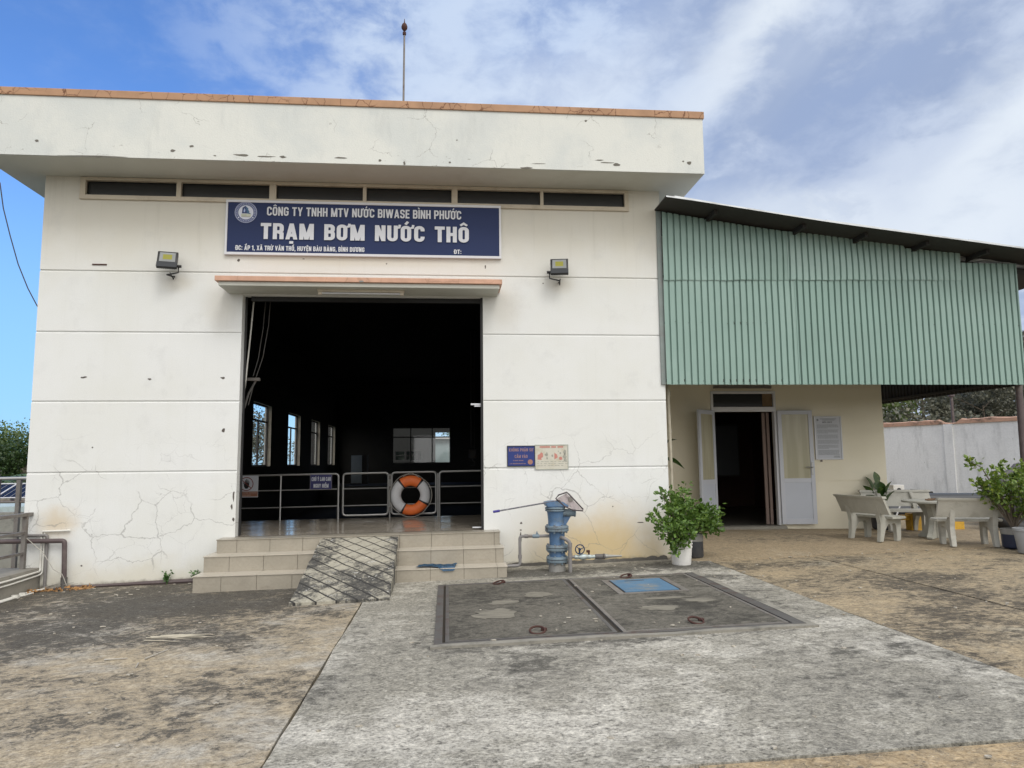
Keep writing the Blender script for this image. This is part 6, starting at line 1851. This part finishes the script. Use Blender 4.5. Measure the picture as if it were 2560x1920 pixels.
# ------------------------------------------------------------------ beyond the left edge
t_ = thing('water_basin', 'open concrete settling basin of blue grey water below the left handrail', 'basin', (-9, 12, -2))
bm = nb(); box(bm, -16, -3.2, 9.2, 9.5, -2.2, .12); box(bm, -3.5, -3.2, 9.5, 24, -2.2, .12); box(bm, -16, -3.5, 23.7, 24, -2.2, .12); obj('wall', bm, m_curb, t_)
bm = nb(); box(bm, -8, -1.2, 2.6, 9.19, -2.1, -1.42); obj('apron', bm, m_curb, t_)
w_ = obj('pool', box(nb(), -7.6, -1.4, 2.9, 9.0, -1.419, -1.38), plain('pool_water', (.16, .28, .34), .12, var=.1, scale=1), t_)
bm = nb(); box(bm, -9.5, -4.4, 10.0, 10.2, -.5, .03); box(bm, -9.5, -4.4, 10.0, 12, .03, .23); obj('tank', bm, plain('pale_blue_tank', (.42, .50, .50), .7, var=.1, dirt=(.25, .25, .22), dirt_amt=.6), t_)
t_ = thing('solar_array', 'row of dark blue solar panels on white frames beyond the left railing', 'solar panels', (-10.5, 15.2, -.2))
for k in range(4):
    x = -11.9 + k * 1.35; bm = nb()
    V = [bm.verts.new(q) for q in ((x, 15.0, .285), (x + 1.28, 15.0, .285), (x + 1.42, 15.9, .70), (x + .14, 15.9, .70))]; bm.faces.new(V); bmesh.ops.solidify(bm, geom=bm.faces[:], thickness=.03)
    pn = obj('panel', bm, plain('photovoltaic_blue', (.025, .035, .075), .2, var=.1) if k == 0 else MATS['photovoltaic_blue'], t_)
    bm = nb()
    for a, b_ in (((x - .03, 14.99, .27), (x + 1.31, 14.99, .27)), ((x + .11, 15.92, .72), (x + 1.45, 15.92, .72)), ((x - .035, 14.99, .29), (x + .11, 15.9, .71))): tube(bm, [a, b_], .022, 6)
    obj('rim', bm, m_alu, pn)
    bm = nb(); 
    for i in range(1, 6): tube(bm, [(x + 1.28 * i / 6, 14.985, .30), (x + .14 + 1.28 * i / 6, 15.88, .715)], .006, 4)
    obj('cell_line', bm, m_steel, pn)
for x in (-11.5, -9, -7): bm = nb(); box(bm, x, x + .08, 15.4, 15.5, -2.1, .40); obj('post', bm, m_steel, t_)
t_ = thing('low_shed', 'low shed with a dark red brown fascia standing under the solar panels', 'shed', (-10, 15, -2))
obj('wall', box(nb(), -16, -5.2, 15.1, 18, -2.1, .0), plain('shed_wall', (.05, .045, .05), .8, var=.2), t_); obj('fascia', box(nb(), -16.1, -5.0, 14.98, 15.09, -.08, .17), plain('red_brown_fascia', (.12, .03, .025), .6, var=.2), t_)
# overhead wire at upper left
WIRE = [(-6.2, 6, 11.0), (-5.1, 6, 9.2), (-4.30, 6, 7.74), (-4.19, 6, 7.15), (-4.0, 6, 6.5), (-3.79, 6, 5.85), (-3.55, 6, 5.3), (-3.33, 6, 4.9), (-2.6, 6, 3.9), (-1.2, 6.2, 2.6), (-.02, 6.5, 1.9)]
bm = nb(); tube(bm, WIRE, .013, 5); tag(obj('overhead_wire', bm, m_black), 'thin dark wire sagging through the blue sky left of the building', 'wire')

# ------------------------------------------------------------------ boundary wall at right and what stands before it
A_, B_ = Vector((19.2, 17.74, 0)), Vector((26.2, 3.24, 0)); dv = (B_ - A_).normalized(); nv = Vector((dv.y, -dv.x, 0)).normalized()
Lw = (B_ - A_).length


def along(bm, s0, s1, t0, t1, z0, z1, bev=0.0):
    q = [A_ + dv * s0 + nv * t0, A_ + dv * s1 + nv * t0, A_ + dv * s1 + nv * t1, A_ + dv * s0 + nv * t1]
    return prism(bm, [(p_.x, p_.y) for p_ in q], 'z', z0, z1, bev=bev)


m, t, b = newmat('streaked_white_wall')
P = t.pos(); x, y, z = t.sep(P)
stv = t.noise(t.comb(t.math('MULTIPLY', y, 1.0), t.math('MULTIPLY', x, .2), t.math('MULTIPLY', z, .22)), 4.5, 7, .68)
n = t.noise(P, .8, 6, .62); fi = t.noise(P, 22, 3, .6)
c = t.mix(t.math('MULTIPLY', t.step(stv, .48, .72), .55), (.74, .745, .74), (.42, .425, .42))
c = t.mix(t.math('MULTIPLY', t.step(n, .42, .7), .35), c, (.50, .505, .50))
c = t.mix(t.math('MULTIPLY', t.step(t.noise(P, 5, 5, .7), .68, .72), .7), c, (.14, .13, .12))
g = t.math('MULTIPLY_ADD', t.math('SUBTRACT', fi, .5), .3, 1.0)
t.put(b.inputs['Base Color'], t.mix(1.0, c, t.comb(g, g, g), 'MULTIPLY')); b.inputs['Roughness'].default_value = .9
m_fence = m
t_ = thing('boundary_wall', 'high streaked white boundary wall topped with a crumbling terracotta coping', 'wall', (22.5, 11, 0))
bm = nb(); along(bm, 0, Lw, -.09, .09, -.8, 2.40)
obj('wall_panel', bm, m_fence, t_)
for s_ in (3.0, 7.1, 11.2):
    bm = nb(); along(bm, s_ - .14, s_ + .14, .0905, .13, -.8, 2.398); obj('pilaster', bm, m_fence, t_)
bm = nb(); n_ = 90; rnd = random.Random(9)
R0 = []
for i in range(n_ + 1):
    s_ = Lw * i / n_; h_ = 2.56 + .03 * mnoise.noise((s_ * 1.7, 0, 0)) + rnd.uniform(-.02, .012) - (.10 if 6.9 < s_ < 7.35 else 0)
    R0.append([bm.verts.new(A_ + dv * s_ + nv * tt + Vector((0, 0, zz))) for tt, zz in ((.13, 2.4), (.13, h_ - .03), (.0, h_), (-.13, h_ - .03), (-.13, 2.4))])
for i in range(n_):
    for k in range(5): bm.faces.new((R0[i][k], R0[i + 1][k], R0[i + 1][(k + 1) % 5], R0[i][(k + 1) % 5]))
obj('coping', bm, plain('crumbling_terracotta', (.46, .28, .20), .9, var=.3, scale=5, dirt=(.09, .07, .055), dirt_amt=1.0), t_)
cc = A_ + dv * 7.1
t_ = thing('wall_pole', 'slim dark pole rising behind the boundary wall beside its broken coping', 'pole', (cc.x, cc.y, 0))
bm = nb(); p0 = cc - nv * .25; tube(bm, [(p0.x, p0.y, -.8), (p0.x, p0.y, 3.75)], .045, 8); obj('shaft', bm, m_pipe_b, t_)
bm = nb(); lathe(bm, [(.05, 3.3), (.10, 3.32), (.10, 3.4), (.04, 3.5)], (p0.x, p0.y, 0), 8); obj('cap', bm, m_pipe_b, t_)
for k, (z_, r_, label) in enumerate(((.26, .17, 'upper of the thick black plastic pipes lying before the boundary wall'), (.02, .15, 'lower of the thick black plastic pipes lying before the boundary wall'))):
    bm = nb(); tube(bm, [(15.3, 6.35 + k * -.4, z_ + .02), (19.6, 5.9 + k * -.4, z_)], r_, 16)
    tag(obj('plastic_pipe', bm, plain('black_polyethylene', (.012, .016, .024), .3, var=.2) if k == 0 else MATS['black_polyethylene'], None, True), label, 'pipe', 'black plastic pipes')
bm = nb(); rnd = random.Random(14)
for k in range(14):
    u = k / 13; x = 18.8 + 1.6 * u; y = 13.4 - 3.2 * u
    prism(bm, irregular(x - .7, .26 + rnd.uniform(-.03, .03), rnd.uniform(.2, .5), rnd.uniform(.05, .13), 8, .3, rnd), 'y', y - 1.2, y - .9)
tag(obj('stone_edging', bm, plain('black_wet_stone', (.03, .03, .03), .9, var=.4), None), 'row of dark rough stones along the foot of the boundary wall', 'stones', kind='stuff')
# boulder under grey netting at far right
bm = nb(); bmesh.ops.create_icosphere(bm, subdivisions=4, radius=1.0)
for v in bm.verts:
    d = v.co.normalized(); k = 1 + .22 * mnoise.noise(d * 1.6) + .07 * mnoise.noise(d * 5); v.co = Vector((d.x * .78 * k, d.y * .6 * k, max(-.35, d.z) * 1.02 * k))
bmesh.ops.transform(bm, matrix=Matrix.Translation((17.45, 2.9, .12)), verts=bm.verts)
o_ = obj('tarpaulin_heap', bm, plain('grey_netting', (.16, .155, .165), .9, var=.35, scale=5, dirt=(.06, .055, .06), dirt_amt=.8), None, True); tag(o_, 'rounded heap under grey netting behind the yellow green shrub', 'heap')
bm = nb(); tube(bm, [(17.05 + .9 * math.cos(a), 1.9 + .10 * math.sin(a), .10 + .42 + .42 * math.sin(a)) for a in [2 * math.pi * i / 36 for i in range(36)]], .14, 12, closed=True)
bmesh.ops.transform(bm, matrix=Matrix.Translation((17.2, 1.9, 0)) @ Matrix.Rotation(R(-16), 4, 'Y') @ Matrix.Translation((-17.2, -1.9, 0)), verts=bm.verts)
tag(obj('tyre', bm, m_black, None, True), 'big black tyre leaning by the netted heap at the right', 'tyre')
bm = nb(); box(bm, 16.25, 16.52, 5.3, 5.5, .42, .68, bev=.01); t_ = obj('junction_box', bm, m_white); tag(t_, 'small white box with a round black socket beside the black pipes', 'box')
bm = nb(); lathe(bm, [(.05, 5.285), (.05, 5.299)], (16.38, 0, .56), 16, 'y'); obj('socket', bm, m_black, t_)
bm = nb(); tube(bm, [(16.2, 5.2, -.05), (16.45, 5.25, .43)], .018, 6); obj('leg', bm, m_alu, t_)

# ------------------------------------------------------------------ buildings seen through the back window
t_ = thing('rear_hall', 'dark rear building with a row of small bright panes seen through the back window', 'building', (2, 34, 0))
bm = nb(); box(bm, -3, 5.15, 33.0, 33.3, -1.9, 1.50); box(bm, -3, 5.15, 33.0, 33.3, 2.0, 3.15); box(bm, -3, 6.6, 33.0, 33.3, 3.15, 4.3); box(bm, -3, 2.75, 33.0, 33.3, 1.5, 2.0); box(bm, 4.30, 5.15, 33.0, 33.3, 1.5, 2.0)
for x, w9 in ((3.28, .12), (3.60, .06), (4.0, .10)): box(bm, x, x + w9, 33.0, 33.3, 1.5, 2.0)
box(bm, 2.75, 4.30, 33.05, 33.25, 1.74, 1.79)
obj('wall', bm, plain('dark_rear_wall', (.03, .03, .028), .9, var=.3), t_)
obj('roof', box(nb(), -3.3, 6.8, 32.6, 33.5, 4.3, 4.42), m_zinc, t_)
obj('pane', box(nb(), 2.7, 4.35, 33.4, 33.42, 1.45, 2.05), plain('pale_daylit_pane', (.42, .48, .38), .4, var=.3, scale=3), t_)
t_ = thing('rear_outbuilding', 'pale green outbuilding with a white roof edge seen at the right of the back window', 'building', (7, 36, 0))
obj('wall', box(nb(), 5.1, 9.0, 36, 40, -1.9, 2.85), plain('pale_green_wall', (.34, .42, .42), .8, var=.1), t_); obj('roof', box(nb(), 4.9, 9.2, 35.7, 40.2, 2.85, 3.0), m_white, t_)


# ------------------------------------------------------------------ trees
def tree(name, label, loc, h_, crown_r, mat, seed, n=2600, leaf_=.22, trunk_k=.45, group=None, flat=1.0, gap=.0, limbk=1.0):
    rnd = random.Random(seed); x, y, z = loc; base = Vector(loc)
    t_ = thing(name, label, 'tree', loc, group)
    bm = nb(); top = base + Vector((rnd.uniform(-.3, .3), rnd.uniform(-.3, .3), h_ * .62)); lean = base.lerp(top, .5) + Vector((rnd.uniform(-.2, .2), 0, 0))
    tube(bm, [base - Vector((0, 0, .5)), lean, top], [h_ * .026 * limbk, h_ * .019 * limbk, h_ * .010 * limbk], 7)
    limbs = []
    for k in range(9):
        s = rnd.uniform(.35, .98); a = base.lerp(top, s); az_ = rnd.uniform(0, 2 * math.pi); L_ = crown_r * rnd.uniform(.55, .95)
        e = a + Vector((math.cos(az_) * L_, math.sin(az_) * L_, L_ * rnd.uniform(.25, .8))); tube(bm, [a, a.lerp(e, .5) + Vector((0, 0, L_ * .1)), e], [h_ * .009 * limbk, h_ * .006 * limbk, h_ * .002 * limbk], 5); limbs.append(e)
    obj('trunk', bm, m_bark, t_)
    cs = [(e, crown_r * rnd.uniform(.28, .48)) for e in limbs] + [(base + Vector((rnd.uniform(-.5, .5) * crown_r, rnd.uniform(-.5, .5) * crown_r, h_ * rnd.uniform(.55, .93))), crown_r * rnd.uniform(.3, .5)) for _ in range(9)]
    cs.append((base + Vector((0, 0, h_ * .88)), crown_r * .42))
    vs = []; fs = []
    for i in range(n):
        c, r_ = cs[rnd.randrange(len(cs))]; d = rdir(rnd); p_ = c + Vector((d.x, d.y, d.z * .75 * flat)) * r_ * (rnd.random() ** .38)
        if mnoise.noise(p_ * (1.6 / crown_r * 2)) < -.22: continue
        q = rdir(rnd, .35); s = perp(q, rnd); u = q.cross(s); l = leaf_ * rnd.uniform(.6, 1.4); k = len(vs)
        vs += [p_ - s * l * .5, p_ + u * l * .32, p_ + s * l * .5, p_ - u * l * .32]; fs.append((k, k + 1, k + 2, k + 3))
    obj('crown', (vs, fs), mat, t_)
    return t_


gt = 'trees beyond the boundary wall'
base_h = terr(50, 50)
specs = [(29.0, 27.0, 7.0, 3.2, m_tree_b, 'bright green rounded tree just right of the cream wall corner beyond the boundary wall', .22),
         (33.5, 24.0, 6.6, 2.6, m_tree_c, 'low grey green tree behind the left half of the boundary wall', .22),
         (37.0, 27.0, 7.2, 3.0, m_tree_c, 'grey olive tree behind the slim pole on the boundary wall', .24),
         (43.0, 25.5, 7.3, 3.0, m_tree_b, 'bright green bushy tree right of the slim pole beyond the wall', .22),
         (49.0, 24.0, 9.2, 3.8, m_tree_c, 'tall thin crowned grey tree at the right beyond the wall', .26),
         (40.0, 38.0, 10.4, 4.2, m_tree_d, 'dry brownish tree on the rise, leftmost of the back row', .30),
         (47.0, 37.0, 11.4, 4.2, m_tree_c, 'grey olive tree on the rise, middle of the back row', .30),
         (55.0, 35.0, 12.6, 4.6, m_tree_d, 'sparse dry tree on the rise near the dark canopy post', .30),
         (36.0, 44.0, 10.8, 4.4, m_tree_c, 'grey tree on the rise showing above the bright green one', .32),
         (60.0, 30.0, 12.0, 4.6, m_tree_c, 'grey crowned tree at the far right edge beyond the wall', .30)]
for i, (x, y, h_, r_, mt, lab, lf_) in enumerate(specs):
    tree('broadleaf_tree', lab, (x, y, terr(x, y)), h_ - terr(x, y) * .0, r_, mt, 100 + i, 11000, lf_ * .72, group=gt, limbk=.55)
gl = 'trees beyond the basin'
for i, (x, y, h_, r_, mt, lab) in enumerate(((-21.5, 33.5, 5.6, 3.6, m_tree_a, 'dark green tree at the left edge of the picture, the nearest of its row'), (-18.8, 36.0, 5.6, 2.1, m_tree_a, 'round topped dark tree left of the building corner'), (-16.6, 34.0, 4.7, 2.0, m_tree_d, 'brownish tree touching the left edge of the building'),
                                             (-24.5, 40, 6.0, 4.0, m_tree_b, 'bright green tree at the far left behind the dark ones'), (-13.5, 40, 7.4, 3.4, m_tree_a, 'dark green tree seen through the side windows'), (-10.0, 48, 8.0, 3.6, m_tree_c, 'olive tree seen through the far side windows'), (10, 62, 9, 4.5, m_tree_b, 'green tree behind the rear buildings'))):
    tree('broadleaf_tree', lab, (x, y, terr(x, y)), h_, r_, mt, 200 + i, 9000, .17, group=gl, limbk=.6)
# understorey that reads as one mass along the foot of the trees
def thicket(name, label, pts, mat, n, seed, hgt=2.2, leaf_=.22):
    rnd = random.Random(seed); vs = []; fs = []
    for i in range(n):
        k = rnd.randrange(len(pts) - 1); s = rnd.random(); x = pts[k][0] * (1 - s) + pts[k + 1][0] * s + rnd.gauss(0, .9); y = pts[k][1] * (1 - s) + pts[k + 1][1] * s + rnd.gauss(0, .9)
        p_ = Vector((x, y, terr(x, y) + rnd.random() ** .7 * hgt * (.75 + .5 * mnoise.noise((x * .35, y * .35, 1)))))
        q = rdir(rnd, .35); sd_ = perp(q, rnd); u = q.cross(sd_); l = leaf_ * rnd.uniform(.6, 1.4); k = len(vs)
        vs += [p_ - sd_ * l * .5, p_ + u * l * .32, p_ + sd_ * l * .5, p_ - u * l * .32]; fs.append((k, k + 1, k + 2, k + 3))
    tag(obj(name, (vs, fs), mat), label, 'undergrowth', kind='stuff')


thicket('undergrowth', 'dense undergrowth below the trees beyond the basin', [(-28, 31), (-16, 30), (-8, 36)], m_tree_a, 9000, 5, 3.2)
thicket('undergrowth', 'scrubby undergrowth behind the boundary wall', [(24, 26), (34, 22), (46, 20), (62, 18)], m_tree_c, 16000, 6, 5.2)
thicket('undergrowth', 'olive undergrowth on the rise behind the far trees', [(30, 44), (44, 40), (64, 32)], m_tree_d, 22000, 7, 8.5, .3)
# palm fronds drooping before the dark trees
px, py = -15.4, 25.5; pz = terr(px, py)
t_ = thing('palm_tree', 'small palm with arching pale fronds in front of the dark trees at left', 'palm', (px, py, pz))
bm = nb(); tube(bm, [(px, py, pz - .3), (px + .1, py, pz + 2.6)], [.16, .11], 8); obj('trunk', bm, m_bark, t_)
rnd = random.Random(2); vs = []; fs = []
for k in range(15):
    az_ = 2 * math.pi * k / 15 + rnd.uniform(-.2, .2); up = rnd.uniform(.5, 1.2); L_ = 2.6; prev = Vector((px + .1, py, pz + 2.6))
    for i in range(1, 13):
        u = i / 12; p_ = Vector((px + .1 + math.cos(az_) * L_ * u, py + math.sin(az_) * L_ * u, pz + 2.6 + up * 1.6 * u - 2.3 * u * u)); d = (p_ - prev).normalized(); s = d.cross(Vector((0, 0, 1))).normalized()
        for sg in (-1, 1):
            e = p_ + s * sg * .55 * math.sin(math.pi * min(1, u * .9 + .1)) + d * .22 - Vector((0, 0, .22)); j = len(vs); vs += [prev, p_, e]; fs.append((j, j + 1, j + 2))
        prev = p_
obj('fronds', (vs, fs), m_palm, t_)
